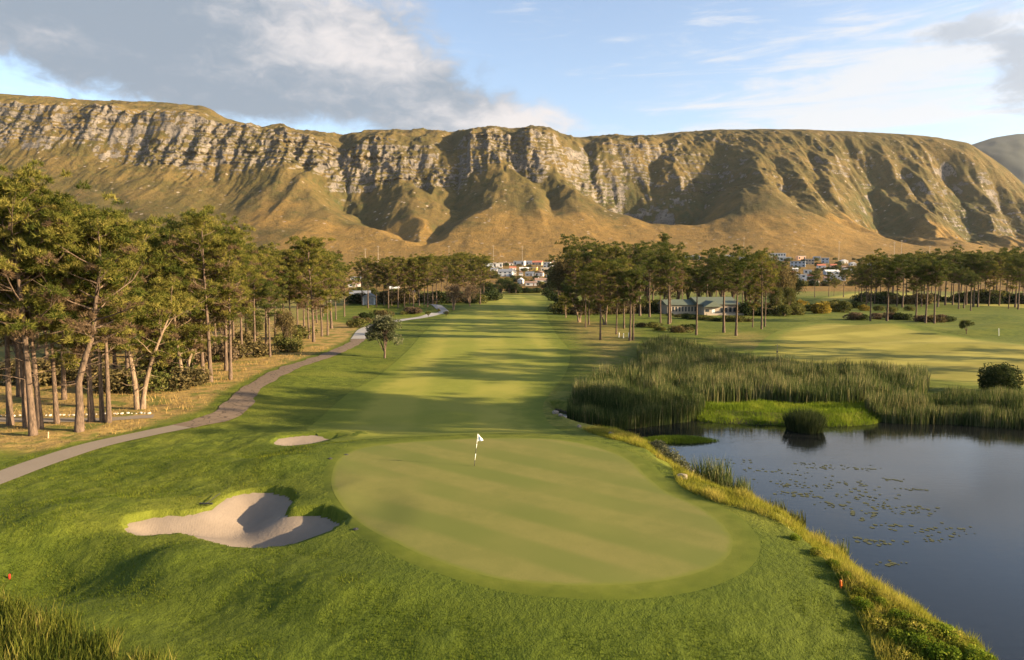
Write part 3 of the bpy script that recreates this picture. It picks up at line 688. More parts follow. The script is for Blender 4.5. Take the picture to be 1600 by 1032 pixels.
def blades(N, base, hgt, wid, lean, segs=1, dirn=None, droop=0.35):
    """N grass blades as strips: returns verts, faces, per-vertex blade index"""
    an = rng.uniform(0, 2 * np.pi, N); side = np.stack([np.cos(an), np.sin(an), np.zeros(N)], 1) * wid[:, None] / 2
    la = rng.uniform(0, 2 * np.pi, N); ld = np.stack([np.cos(la), np.sin(la), np.zeros(N)], 1) * (lean * rng.uniform(0.2, 1, N) * hgt)[:, None]
    if dirn is not None: ld = ld + np.array(dirn) * hgt[:, None]
    up = np.zeros((N, 3)); up[:, 2] = hgt
    if segs == 1:
        V = np.stack([base - side, base + side, base + up + ld], 1).reshape(-1, 3)
        i = np.arange(N) * 3; return V, np.stack([i, i + 1, i + 2], 1), np.repeat(np.arange(N), 3)
    mid = base + up * 0.58 + ld * droop
    V = np.stack([base - side, base + side, mid - side * .8, mid + side * .8, base + up + ld], 1).reshape(-1, 3)
    i = np.arange(N) * 5
    Fc = np.concatenate([np.stack([i, i + 1, i + 3], 1), np.stack([i, i + 3, i + 2], 1), np.stack([i + 2, i + 3, i + 4], 1)])
    return V, Fc, np.repeat(np.arange(N), 5)
def scatter(P, n):
    lo, hi = P.min(0), P.max(0); out = np.zeros((0, 2))
    while len(out) < n:
        q = rng.uniform(lo, hi, (n, 2)); out = np.concatenate([out, q[inside(q[:, 0], q[:, 1], P)]])
    return out[:n]
def blade_obj(name, xy, h0, h1, wd, lean, mat, segs=1, var=None, label=None, cat=None, zoff=-0.02, hmul=None, kind='stuff', origin=None, dirn=None, zmin=None):
    N = len(xy); z = gz(xy[:, 0], xy[:, 1]) + zoff
    if zmin is not None: z = np.maximum(z, zmin)
    base = np.column_stack([xy, z]); hg = rng.uniform(h0, h1, N)
    if hmul is not None: hg = hg * hmul
    V, Fc, bi = blades(N, base, hg, wd * rng.uniform(.6, 1.3, N), lean, segs, dirn)
    v = rng.uniform(0, 1, N) if var is None else np.clip(var, 0, 1)
    o = link(name, mesh_data(name, V, Fc, mat, False, dict(var=v[bi])))
    return tag(o, label, cat, None, kind)

def tufts(C, D, k, ln, wd, var):
    """needle tufts: k narrow triangles at each centre C, about direction D"""
    N = len(C); dirs = D[:, None, :] + rng.normal(0, .75, (N, k, 3)); dirs /= np.linalg.norm(dirs, axis=2)[..., None]
    L = ln * rng.uniform(.6, 1.25, (N, k, 1)); sd = np.cross(dirs, rng.normal(0, 1, (N, k, 3))); sd /= np.linalg.norm(sd, axis=2)[..., None] + 1e-9
    c = C[:, None, :] + rng.normal(0, .05, (N, k, 3))
    V = np.stack([c - sd * wd, c + sd * wd, c + dirs * L], 2).reshape(-1, 3); i = np.arange(N * k) * 3
    return V, np.stack([i, i + 1, i + 2], 1), np.repeat(var, k * 3)
def leaves(C, size, var):
    N = len(C); n = rng.normal(0, 1, (N, 3)); n[:, 2] += .5; n /= np.linalg.norm(n, axis=1)[:, None]
    u = np.cross(n, rng.normal(0, 1, (N, 3))); u /= np.linalg.norm(u, axis=1)[:, None]; v = np.cross(n, u); s = (size * rng.uniform(.6, 1.4, N))[:, None]
    V = np.stack([C - u * s, C - v * s * .5, C + u * s, C + v * s * .5], 1).reshape(-1, 3); i = np.arange(N) * 4
    return V, np.stack([i, i + 1, i + 2, i + 3], 1), np.repeat(var, 4)

def pine_proto(seed, H=18., cs=.45, RR=4.2, lean=(0, 0), style='round', nb=20, mat=M_pine, fork=0, rad=.23, dense=1.0, twig=18, kink=None, bark=M_bark):
    r = np.random.default_rng(seed); mb = MB(); pads = []
    def spine(off, l, h):
        k = 9; T = np.linspace(0, 1, k); ph = r.uniform(0, 6, 2)
        x = off[0] + l[0] * T ** 1.3 + .16 * np.sin(T * 5 + ph[0]) * T; y = off[1] + l[1] * T ** 1.3 + .16 * np.sin(T * 4 + ph[1]) * T
        if kink: x = x + kink * sstep(.25, .5, T) + .12 * np.sin(T * 9) * abs(kink)
        return np.stack([x, y, h * T], 1)
    sps = [(spine((0, 0), lean, H), rad)]
    if fork == 1: sps = [(spine((-.1, 0), (lean[0] - 1.6, lean[1]), H), rad * .85), (spine((.25, .1), (lean[0] + 3.0, lean[1] + .5), H * .92), rad * .75)]
    for S, rd in sps:
        T = np.linspace(0, 1, len(S)); rr = rd * (1 - .82 * T ** .9) + .02; rr[0] *= 1.3
        S2 = S.copy(); S2[0, 2] -= .5
        mb.tube(S2, rr, 8, False)
        def on(tq): return np.array([np.interp(tq, T, S[:, k]) for k in range(3)])
        for i in range(nb // len(sps)):
            tq = cs + (1 - cs) * ((i + r.uniform(.1, .9)) / (nb // len(sps))) * .97; u = (tq - cs) / (1 - cs)
            if style == 'round': Ls = (.55 + .75 * u) * (1 - u ** 3.0) + .22
            elif style == 'umbrella': Ls = .45 + .75 * u ** .7 - .35 * u ** 4
            else: Ls = (1.05 - .8 * u)
            L = min(RR * Ls * r.uniform(.65, 1.15), RR * 1.1); azm = i * 2.4 + r.uniform(-.6, .6); up = r.uniform(.12, .55) + .35 * u
            if style == 'cone': up = r.uniform(-.05, .2)
            p0 = on(tq); dd = np.array([math.cos(azm), math.sin(azm), 0.])
            pts = [p0 + dd * L * q + np.array([0, 0, up * L * q * (.7 + .5 * q)]) + r.normal(0, .10, 3) * q for q in (0, .35, .7, 1.0)]
            b0 = .10 * (1 - .5 * u) * (rd / .28)
            mb.tube(pts, [b0, b0 * .7, b0 * .45, b0 * .18], 5, False)
            for q in ((.5, .75, 1.0) if L > 2.2 else (.7, 1.0)):
                c = pts[0] + (pts[3] - pts[0]) * q; c = c + r.normal(0, .45, 3) * np.array([1, 1, .5]) + np.array([0, 0, .25])
                pr = r.uniform(.42, .88) * (.85 + .15 * RR / 4)
                pads.append((c, pr)); mb.tube([pts[1] * (1 - q) + pts[2] * q, (pts[2] + c) / 2 + r.normal(0, .15, 3), c], [.035, .025, .01], 3, False)
                for _ in range(2 if r.random() < .6 else 1): pads.append((c + r.normal(0, .85, 3) * np.array([1, 1, .75]), pr * r.uniform(.6, .95)))
        tp = S[-1]
        for i in range(5 if style != 'cone' else 2): pads.append((tp + r.normal(0, .7, 3) * np.array([1, 1, .35]), r.uniform(.6, 1.0) if style != 'cone' else .5))
        for i in range(twig):
            tq = r.uniform(cs * .55, min(.95, cs + .3)); p0 = on(tq); azm = r.uniform(0, 6.28); L = r.uniform(.8, 2.6) * (H / 18); dd = np.array([math.cos(azm), math.sin(azm), r.uniform(-.25, .45)])
            m_ = p0 + dd * L * .5 + r.normal(0, .12, 3); e_ = p0 + dd * L + r.normal(0, .25, 3)
            mb.tube([p0, m_, e_], [.05, .03, .012], 3, False); mb.tube([m_, m_ + dd * L * .3 + r.normal(0, .3, 3)], [.022, .01], 3, False)
    CC = []; DD = []; VV = []
    for c, pr in pads:
        n = int((34 * pr * pr + 7) * dense); q = r.normal(0, 1, (n, 3)); q /= np.linalg.norm(q, axis=1)[:, None]
        q[:, 2] = np.where(q[:, 2] < -.2, -q[:, 2] * .6, q[:, 2]); sc_ = r.uniform(.45, 1.0, (n, 1)) ** .6
        CC.append(c + q * sc_ * pr * np.array([1.0, 1.0, .82])); dn = q + np.array([0, 0, .45]); DD.append(dn / np.linalg.norm(dn, axis=1)[:, None])
        hz_ = (c[2] / H - cs) / (1 - cs); VV.append(np.full(n, 2.0) if r.random() < .42 * (1 - hz_) ** 1.3 else np.clip(r.uniform(.05, .8) + r.normal(0, .18, n), 0, 1))
    V, Fc, var = tufts(np.concatenate(CC), np.concatenate(DD), 9, .36, .030, np.concatenate(VV))
    return (mb.data("pine_trunk", bark, True), mesh_data("pine_crown", V, Fc, mat, False, dict(var=var)), H)
def broad_proto(seed, H=7., cs=.28, rx=2.8, mat=M_leaf, leaf=.16, npad=30, rad=.17, bark=M_bark, n_leaf=5200, stems=1, pr0=.9):
    r = np.random.default_rng(seed); mb = MB(); pads = []
    for s in range(stems):
        a0 = r.uniform(0, 6.28); off = np.array([math.cos(a0), math.sin(a0), 0]) * (.35 if stems > 1 else 0)
        hz = H * (cs + .25); pts = [off * .5 + np.array([0, 0, -.3]), off + np.array([.05, 0, H * cs * .6]), off * 1.8 + np.array([r.normal(0, .15), r.normal(0, .15), hz])]
        mb.tube(pts, [rad * 1.2, rad, rad * .6], 7, False)
        for i in range(max(3, npad // stems)):
            th = r.uniform(0, 6.28); ph = r.uniform(-.35, 1.0); cr = r.uniform(.35, .95)
            c = np.array([math.cos(th) * rx * cr * math.cos(ph * 1.2), math.sin(th) * rx * cr * math.cos(ph * 1.2), H * (cs + (1 - cs) * .45) + H * (1 - cs) * .45 * math.sin(ph * 1.4) * (.55 + .45 * cr)])
            pads.append((c, pr0 * r.uniform(.6, 1.2) * rx / 2.8)); 
            if i % 2 == 0: mb.tube([pts[1], (pts[2] + c) / 2 + r.normal(0, .15, 3), c], [rad * .5, rad * .3, .02], 4, False)
    CC = []; VV = []; per = max(20, n_leaf // len(pads))
    for c, pr in pads:
        q = r.normal(0, 1, (per, 3)); q /= np.linalg.norm(q, axis=1)[:, None]; CC.append(c + q * (r.uniform(.3, 1, (per, 1)) ** .5) * pr); VV.append(np.clip(r.uniform(.1, .75) + r.normal(0, .2, per), 0, 1))
    C = np.concatenate(CC); C[:, 2] = np.maximum(C[:, 2], .1)
    V, Fc, var = leaves(C, leaf, np.concatenate(VV))
    return (mb.data("tree_trunk", bark, True), mesh_data("tree_crown", V, Fc, mat, False, dict(var=var)), H)
def shrub_proto(seed, H=1.4, rx=1.2, mat=M_shrub, leaf=.10, n=1800, lumps=9):
    r = np.random.default_rng(seed); mb = MB(); CC = []; VV = []
    for i in range(lumps):
        th = r.uniform(0, 6.28); k = r.uniform(0, .7); c = np.array([math.cos(th) * rx * k, math.sin(th) * rx * k, H * r.uniform(.3, .62) * (1.1 - .5 * k)]); pr = r.uniform(.32, .5) * H
        mb.tube([(0, 0, -.1), c * .5 + r.normal(0, .05, 3), c], [.05, .035, .015], 4, False)
        m_ = n // lumps; q = r.normal(0, 1, (m_, 3)); q /= np.linalg.norm(q, axis=1)[:, None]; CC.append(c + q * (r.uniform(.4, 1, (m_, 1)) ** .5) * pr * np.array([rx / H * 1.0, rx / H * 1.0, 1])); VV.append(np.clip(r.uniform(.1, .8) + r.normal(0, .2, m_), 0, 1))
    C = np.concatenate(CC); C[:, 2] = np.maximum(C[:, 2], .03); V, Fc, var = leaves(C, leaf, np.concatenate(VV))
    return (mb.data("shrub_stem", M_bark, True), mesh_data("shrub_foliage", V, Fc, mat, False, dict(var=var)), H)
PLANTS = []
def plant(proto, x, y, H, label, cat='pine tree', name='pine_tree', group=None, rot=None, wide=1.0, parts=('trunk', 'crown'), z=None):
    s = H / proto[2]
    e = link(name, None, loc=(x, y, (g1(x, y) if z is None else z) - 0.02), rot=(0, 0, random.uniform(0, 6.28) if rot is None else rot), scale=(s * wide, s * wide, s))
    e.empty_display_size = .3
    link(parts[0], proto[0], e); link(parts[1], proto[1], e)
    tag(e, label, cat, group); PLANTS.append((e, x, y)); return e

P_tall = [pine_proto(100 + i, 19, cs, RR, (lx_, ly_), st, nb) for i, (cs, RR, lx_, ly_, st, nb) in enumerate([(.44, 3.7, .3, .2, 'round', 24), (.50, 3.3, -.5, .3, 'round', 20), (.40, 4.0, .6, -.3, 'round', 26), (.55, 3.6, .1, .5, 'umbrella', 18), (.36, 3.2, -.3, -.4, 'round', 24)])]
P_dense = [pine_proto(120 + i, 19, cs, RR, (lx_, 0), st, nb, M_pine, 0, .26, 1.25, 22) for i, (cs, RR, lx_, st, nb) in enumerate([(.34, 5.0, -1.0, 'round', 32), (.26, 4.6, .6, 'round', 34)])]
P_umb = [pine_proto(130 + i, 15, cs, RR, (lx_, 0), 'umbrella', nb, M_pine_dark, 0, .27, 1.1, 10) for i, (cs, RR, lx_, nb) in enumerate([(.60, 4.0, .2, 18), (.66, 3.6, -.3, 16), (.55, 4.4, .4, 20)])]
P_bent = pine_proto(140, 16, .42, 4.6, (.6, 0), 'round', 22, M_pine, 0, .30, 1.1, 20, 1.5)
P_fork = pine_proto(141, 11, .40, 4.2, (0, 0), 'umbrella', 22, M_pine, 1, .34, 1.2, 20, None, M_barkpale)
P_spire = pine_proto(142, 22, .12, 2.4, (0, 0), 'cone', 60, M_pine_dark, 0, .3, .9, 0)
P_low = [pine_proto(143, 8, .26, 4.6, (-1.2, 0), 'umbrella', 18, M_pine_dark, 1, .30, 1.3, 12, None, M_barkpale), pine_proto(144, 9, .3, 4.2, (.8, 0), 'umbrella', 18, M_pine, 1, .28, 1.3, 12, None, M_barkpale)]
P_gum = [broad_proto(150 + i, 17, .16, 5.5, mt, .30, 46, .34, M_bark, 5600, 1, 1.15) for i, mt in enumerate([M_brownleaf, M_shrub, M_bushdk, M_brownleaf])]
P_lone = broad_proto(160, 7, .20, 2.7, M_leaf, .15, 40, .16, M_bark, 8500, 1, .85)

P_small = broad_proto(162, 3.0, .32, 1.5, M_shrub, .10, 18, .07, M_bark, 2200, 1, .85)
P_bare = broad_proto(163, 9, .14, 3.6, M_brown, .16, 46, .2, M_barkpale, 3800, 3, .95)
P_shrub = [shrub_proto(170 + i, 1.6, 1.5, mt, .11, 1700) for i, mt in enumerate([M_shrub, M_bushdk, M_brownleaf, M_yellow, M_brown])]
P_bush = shrub_proto(161, 3.8, 2.6, M_bushdk, .13, 11000, 26)
P_cushion = shrub_proto(180, .7, .8, M_leaf, .05, 1600, 8)

ORD = ['first', 'second', 'third', 'fourth', 'fifth', 'sixth', 'seventh', 'eighth', 'ninth', 'tenth', 'eleventh', 'twelfth', 'thirteenth', 'fourteenth', 'fifteenth', 'sixteenth', 'seventeenth', 'eighteenth', 'nineteenth', 'twentieth']
def ordinal(i):
    if i < 20: return ORD[i]
    tens = {2: 'twenty', 3: 'thirty', 4: 'forty', 5: 'fifty', 6: 'sixty', 7: 'seventy'}
    k = i + 1
    return (tens[k // 10] + '-' + ORD[k % 10 - 1]) if k % 10 else {3: 'thirtieth', 4: 'fortieth', 5: 'fiftieth', 6: 'sixtieth', 7: 'seventieth'}[k // 10]
def tree_px(proto, px, py, top, label, **kw):
    x, y, z = hit(px, py); return plant(proto, x, y, max(1.0, (top_z(y, top) - z) * .955), label, z=z, **kw)

# left grove, front row (base px, base py, top py, proto)
front = [(16, 665, 300, P_tall[0], 'straight pine trunk at the far left edge of the grove', 0.5),
         (41, 668, 330, P_tall[1], 'thin dark pine just left of the nearest tall pine', 2.0),
         (52, 681, 282, P_dense[0], 'nearest tall pine leaning left beside the straw-covered verge', 0.0),
         (63, 671, 300, P_tall[2], 'pine close behind the right of the nearest leaning pine', 4.0),
         (89, 662, 345, P_tall[3], 'slim pine leaning left between two straight pines', 3.3),
         (123, 675, 345, P_bent, 'pine with a sharply kinked trunk bending to the right', 0.0),
         (143, 659, 335, P_dense[1], 'thick-trunked dense pine right behind the kinked pine', 2.2),
         (160, 660, 360, P_tall[4], 'straight pine beside the stone-edged gravel path', 1.0),
         (170, 661, 350, P_tall[1], 'thinnest pine beside the end of the gravel path', 5.0),
         (217, 640, 455, P_fork, 'low pine forked into two pale trunks like a V', 0.0),
         (286, 597, 470, P_low[1], 'short brownish pine right of the V-forked pine', 1.0),
         (317, 585, 350, P_tall[3], 'tall pine standing behind the bend of the worn path', 1.2),
         (329, 597, 333, P_tall[0], 'tallest open-crowned pine above the bend of the worn path', 3.0),
         (353, 580, 358, P_tall[2], 'tall pine just right of the tallest open-crowned pine', 0.3),
         (360, 594, 372, P_tall[4], 'pine leaning right closest to the worn path bend', 2.7),
         (398, 548, 395, P_tall[1], 'slender pine between the leaning pine and the short round pine', 4.4),
         (422, 558, 455, P_umb[0], 'short pine with round low crown beside the worn path', 1.6),
         (416, 543, 388, P_tall[0], 'tall thin pine rising behind the short round-crowned pine', .9),
         (483, 530, 392, P_tall[3], 'leftmost trunk of the pine cluster near the pale path', 2.1),
         (490, 535, 373, P_dense[1], 'tallest pine of the cluster near the pale path', 4.0),
         (503, 526, 392, P_tall[2], 'pine just right of the tallest one near the pale path', 5.1),
         (512, 525, 400, P_tall[4], 'slim pine in the cluster, second from its right end', 3.6),
         (518, 514, 405, P_umb[1], 'rightmost pine of the cluster near the pale path', .2)]
for px, py, tp, pr, lb, ro in front:
    tree_px(pr, px, py, tp, lb, rot=ro, group='pines in the front of the left grove')
back = [(-40, 640, 300), (-90, 670, 290), (-150, 640, 300), (30, 620, 320), (75, 600, 338), (100, 625, 335), (135, 590, 345), (150, 570, 355), (180, 585, 345), (200, 600, 350), (225, 570, 362), (245, 590, 375), (262, 560, 385), (205, 545, 380), (165, 540, 380), (120, 545, 370), (60, 545, 375), (20, 540, 370), (285, 550, 380), (300, 565, 375), (270, 530, 395), (318, 545, 385), (338, 552, 378), (345, 530, 392), (365, 545, 385), (378, 560, 382), (385, 532, 390), (402, 525, 398), (430, 530, 392), (445, 525, 396), (455, 535, 400), (440, 512, 402), (465, 518, 400), (420, 508, 400), (390, 505, 398), (350, 508, 398), (310, 512, 396), (475, 510, 405), (495, 505, 405), (525, 500, 408), (538, 495, 412), (505, 495, 410), (240, 515, 395), (180, 510, 395), (130, 510, 395), (80, 512, 392), (30, 508, 392)]
back.sort(key=lambda q: q[0])
for i, (px, py, tp) in enumerate(back):
    tree_px(random.choice(P_tall + P_tall + P_dense + P_umb[:1]), px, py, tp + random.uniform(-4, 6), 'slender pine deep inside the left grove, %s from its left end' % ordinal(i), group='pines deep in the left grove')
mid = [(566, 478, 410), (575, 482, 405), (588, 480, 412), (600, 478, 408), (607, 483, 404), (612, 478, 415), (622, 482, 402), (632, 480, 406), (640, 476, 408), (646, 481, 404), (655, 478, 402), (663, 477, 402), (668, 480, 400), (676, 476, 404), (682, 476, 402), (690, 474, 405), (698, 474, 402), (706, 472, 404), (715, 470, 398), (724, 472, 400), (733, 471, 396), (742, 474, 402), (750, 476, 404), (756, 470, 400)]
for i, (px, py, tp) in enumerate(mid):
    tree_px(random.choice(P_tall + P_dense), px, py, tp, 'distant pine in the row left of the far fairway, %s from left' % ordinal(i), group='pines lining the far left of the fairway')
for px, py, tp, lb in [(708, 485, 440, 'bare brown tree at the left fairway edge, nearer and left one'), (735, 479, 441, 'bare brown tree at the left fairway edge, farther and right one')]:
    tree_px(P_bare, px, py, tp, lb, cat='bare tree', name='bare_tree')
# right group
right_t = [(938, 532, 409, P_tall[2], 'tall pine standing alone nearest the fairway in the right group', 2.2),
           (963, 523, 412, P_tall[4], 'thick straight pine left of the three short wooden posts', 1.0),
           (975, 514, 405, P_tall[0], 'pine behind the three short wooden posts', 3.0),
           (984, 533, 423, P_umb[2], 'left trunk of the twin pines beside the reeds', .3),
           (989, 532, 440, P_umb[0], 'right trunk of the twin pines beside the reeds', 4.6),
           (920, 508, 418, P_tall[1], 'slim pine behind the fairway-side pine of the right group', 2.4),
           (915, 512, 430, P_tall[3], 'thinnest dark pine at the left of the right group', .4),
           (1032, 505, 400, P_tall[3], 'left of the close trio of pines left of the pavilion', 1.0),
           (1045, 507, 398, P_umb[2], 'middle of the close trio of pines left of the pavilion', 2.0),
           (1048, 505, 394, P_tall[2], 'right of the close trio of pines left of the pavilion', 3.3),
           (1088, 524, 425, P_umb[1], 'mushroom-crowned pine in front of the green-roofed pavilion', 1.0),
           (1131, 520, 404, P_umb[2], 'tall dark pine in front of the pavilion gable', 3.0),
           (1150, 525, 413, P_umb[0], 'dark pine at the right end of the pavilion, nearest of the pair', 5.0),
           (1176, 512, 440, P_tall[4], 'small pine right of the pavilion', 1.2),
           (1190, 515, 394, P_tall[0], 'tall pine at the right end of the right group, left trunk', 2.2),
           (1195, 511, 410, P_tall[1], 'thin pine at the right end of the right group, right trunk', 4.0)]
for px, py, tp, pr, lb, ro in right_t: tree_px(pr, px, py, tp, lb, rot=ro, group='pines of the right group')
tree_px(P_low[0], 905, 504, 452, 'low spreading tree with pale forked trunk beside the fairway', cat='tree', name='spreading_tree', rot=0.4)
tree_px(P_low[1], 946, 508, 448, 'low spreading tree behind the tall fairway-side pine', cat='tree', name='spreading_tree', rot=2.4)
tree_px(P_low[1], 884, 497, 465, 'small dark low tree reaching out over the fairway edge', cat='tree', name='spreading_tree', rot=1.4)
tree_px(P_spire, 1038, 478, 361, 'narrow dark spire-shaped conifer above the right pines', cat='conifer', name='spire_conifer')
bk = [(872, 478, 410, 2), (880, 484, 398, 0), (890, 480, 388, 2), (900, 486, 384, 0), (912, 480, 386, 1), (925, 484, 390, 0), (938, 480, 388, 3), (950, 486, 394, 1), (965, 482, 392, 0), (980, 488, 394, 2), (995, 484, 396, 3), (1010, 487, 398, 0), (1020, 480, 392, 1), (1060, 482, 408, 0), (1075, 478, 410, 3), (1092, 478, 412, 1), (1110, 478, 412, 2), (1128, 476, 410, 0), (1145, 478, 414, 1), (1165, 480, 416, 0), (1180, 484, 425, 3), (1205, 486, 408, 0), (1215, 484, 405, 3), (1228, 482, 410, 0), (1240, 478, 424, 3), (1212, 492, 445, 1), (1232, 488, 446, 1)]
for i, (px, py, tp, k) in enumerate(bk):
    tree_px(P_gum[k] if i % 3 else random.choice(P_gum + P_umb), px, py, tp, 'dense leafy tree in the dark mass behind the right pines, %s from left' % ordinal(i), cat='tree', name='leafy_tree', group='leafy trees behind the right pines', wide=.85)
for i, (px, py, tp) in enumerate([(898, 488, 392), (930, 490, 396), (955, 492, 388), (1000, 494, 392), (1015, 496, 402), (1066, 490, 404), (1105, 488, 406), (1118, 486, 402), (1160, 490, 408), (1172, 488, 404)]):
    tree_px(random.choice(P_umb + P_tall), px, py, tp, 'pine rising among the leafy trees behind the right group, %s from left' % ordinal(i), group='pines among the leafy trees')
# far right grove
fr = [(1273, 465, 428), (1295, 464, 430), (1303, 463, 434), (1318, 465, 424), (1336, 468, 420), (1342, 466, 424), (1360, 502, 401), (1386, 502, 412), (1431, 503, 425), (1446, 505, 415), (1460, 506, 420), (1498, 483, 424), (1506, 482, 428), (1517, 486, 432), (1528, 480, 410), (1576, 483, 415), (1591, 484, 412), (1551, 470, 405)]
for i, (px, py, tp) in enumerate(fr):
    tree_px(random.choice(P_umb + P_tall[:2]), px, py, tp, 'pine along the front of the far right grove, %s from left' % ordinal(i), group='pines in front of the far right grove')
fb = []
for i in range(46):
    px = 1345 + i * 6.6 + random.uniform(-3, 3); fb.append((px, random.uniform(467, 481), random.uniform(398, 414) + (6 if px < 1400 else 0)))
for i, (px, py, tp) in enumerate(fb):
    tree_px(random.choice(P_umb + P_umb + P_tall), px, py, tp, 'pine deep in the far right grove, %s from its left end' % ordinal(i), group='pines deep in the far right grove')
# trees standing right of the view, whose long shadows cross the far fairway
for i, (x, y, hh) in enumerate([(112, 96, 16), (128, 104, 15), (105, 84, 14), (57, 42, 20), (60, 46, 23), (63, 50, 21), (58, 53, 22), (68, 47, 24), (67, 72, 22), (74, 79, 25), (79, 88, 23), (88, 97, 25), (98, 106, 24), (92, 84, 25), (108, 116, 25)]):
    plant(random.choice(P_umb + P_tall), x, y, hh, 'pine beyond the right bank of the pond', group='pines beyond the right bank')
# single trees and shrubs
tree_px(P_lone, 601, 560, 487, 'lone round grey-green tree beside the fairway and pale path', cat='tree', name='round_tree', rot=1.0)
tree_px(P_bush, 1560, 614, 562, 'large dark rounded bush on the pond bank at the right edge', cat='bush', name='dark_bush', rot=2.0, wide=.95)
for px, py, tp, lb in [(669, 496, 486, 'left small round tree beside the pale path'), (697, 496, 486, 'right small round tree beyond the end of the pale path'), (685, 490, 482, 'middle small round tree beyond the pale path'), (1510, 523, 499, 'small round tree alone on the far right fairway')]:
    tree_px(P_small, px, py, tp, lb, cat='tree', name='small_tree')
for i, (px, py, h_, k) in enumerate([(1335, 500, 2.4, 4), (1348, 500, 2.2, 1), (1370, 499, 2.0, 4), (1392, 499, 2.2, 4), (1410, 500, 2.4, 1), (1440, 503, 2.0, 4), (1456, 504, 2.2, 2), (1470, 503, 2.2, 4), (1484, 503, 2.0, 1)]):
    tree_px(P_shrub[k], px, py, 0, '', cat='shrub', name='shrub') if False else plant(P_shrub[k], *hit(px, py)[:2], h_, 'dark brown shrub under the far right pines, %s from left' % ordinal(i), 'shrub', 'shrub', 'shrubs under the far right pines', wide=1.5, parts=('stem', 'foliage'))
def shrubs(lst, text, group, hr, ks, wide=1.2):
    for i, (px, py) in enumerate(sorted(lst)):
        x, y, z = hit(px, py)
        plant(P_shrub[random.choice(ks)], x, y, random.uniform(*hr), text % ordinal(i), 'shrub', 'shrub', group, wide=wide, parts=('stem', 'foliage'), z=z)
shrubs([(1250, 480), (1262, 486), (1275, 484), (1290, 482), (1305, 486), (1318, 488), (1335, 482), (1350, 486), (1285, 490), (1240, 492), (1225, 494)], 'shrub in the thicket left of the far right grove, %s from left', 'thicket shrubs', (2.2, 4.2), [0, 1, 0, 3])
shrubs([(1345 + i * 11 + random.uniform(-4, 4), 473 + random.uniform(-3, 3)) for i in range(27)], 'dark bush behind the trunks of the far right grove, %s from left', 'bushes behind the far right grove', (2.5, 6.5), [1, 2, 1, 0], 1.2)
shrubs([(1375, 486), (1392, 488), (1420, 486)], 'low shrub behind the front far right pines, %s from left', 'low shrubs behind the far right pines', (1.8, 2.6), [0, 3])
shrubs([(1046, 494), (1060, 496), (1072, 498), (1085, 499), (1098, 500), (1110, 501), (1122, 502), (1138, 503), (1155, 503), (1168, 503), (1020, 512), (1030, 517), (1004, 511), (1062, 520), (1075, 516)], 'low shrub in the strip before the green-roofed pavilion, %s from left', 'shrubs before the pavilion', (1.0, 1.9), [0, 0, 1, 2], 1.7)
shrubs([(758, 468), (766, 464), (772, 470), (748, 474), (862, 466), (870, 470), (878, 474), (858, 462), (840, 458), (780, 458), (800, 458), (820, 458), (885, 482), (765, 458)], 'dark bush round the far end of the fairway, %s from left', 'bushes at the far end of the fairway', (4, 7), [1, 1, 0], 1.2)
shrubs([(556, 500), (570, 498), (588, 492), (600, 495), (630, 492), (640, 490), (650, 491), (548, 508), (560, 512), (575, 505)], 'low shrub beside the pale path behind the lone tree, %s from left', 'shrubs beside the pale path', (1.2, 2.6), [0, 1, 2, 4], 1.3)
shrubs([(240, 612), (262, 590), (290, 605), (305, 570), (250, 575), (275, 570), (100, 590), (60, 600), (25, 590), (140, 600), (370, 560), (380, 540), (440, 540), (450, 550), (465, 530), (345, 565), (190, 612), (410, 555)], 'scrubby bush on the floor of the left grove, %s from left', 'bushes on the floor of the left grove', (1.6, 4.2), [2, 0, 2, 4])
shrubs([(876 + i * 9.5 + random.uniform(-3, 3), 489 + random.uniform(-3, 4)) for i in range(19)], 'dark thicket bush under the trees of the right group, %s from left', 'thicket under the right group', (2.6, 5.2), [1, 2, 1, 0], 1.2)
shrubs([(1172 + i * 8 + random.uniform(-3, 3), 489 + random.uniform(-3, 4)) for i in range(9)], 'thicket bush right of the pavilion, %s from left', 'thicket right of the pavilion', (2.6, 5.0), [1, 0, 2], 1.2)
shrubs([(560 + i * 9 + random.uniform(-3, 3), 472 + random.uniform(-2, 3)) for i in range(22)], 'dark bush behind the trunks of the far left pine row, %s from left', 'bushes behind the far left pine row', (3.5, 7.0), [1, 2, 1], 1.2)
for i, (px, py, tp) in enumerate([(258, 592, 470), (300, 578, 478), (235, 560, 480), (120, 560, 470), (30, 575, 470), (398, 538, 480), (446, 545, 478), (350, 540, 470), (180, 560, 475)]):
    tree_px(P_gum[(0, 3, 1)[i % 3]], px, py, tp, 'brownish leafy tree under the left pines, %s from left' % ordinal(sorted([258, 300, 235, 120, 30, 398, 446, 350, 180]).index(px)), cat='tree', name='leafy_tree', group='brownish trees under the left pines', wide=.8)
for i, (px, py) in enumerate([(1024, 709), (1037, 714), (1049, 719), (1060, 725)]):
    x, y = at(px, py, -.3); plant(P_cushion, x, y, .75, 'silvery cushion shrub on the bank beside the green, %s from left' % ORD[i], 'shrub', 'cushion_shrub', 'cushion shrubs beside the green', parts=('stem', 'foliage'), wide=1.1)

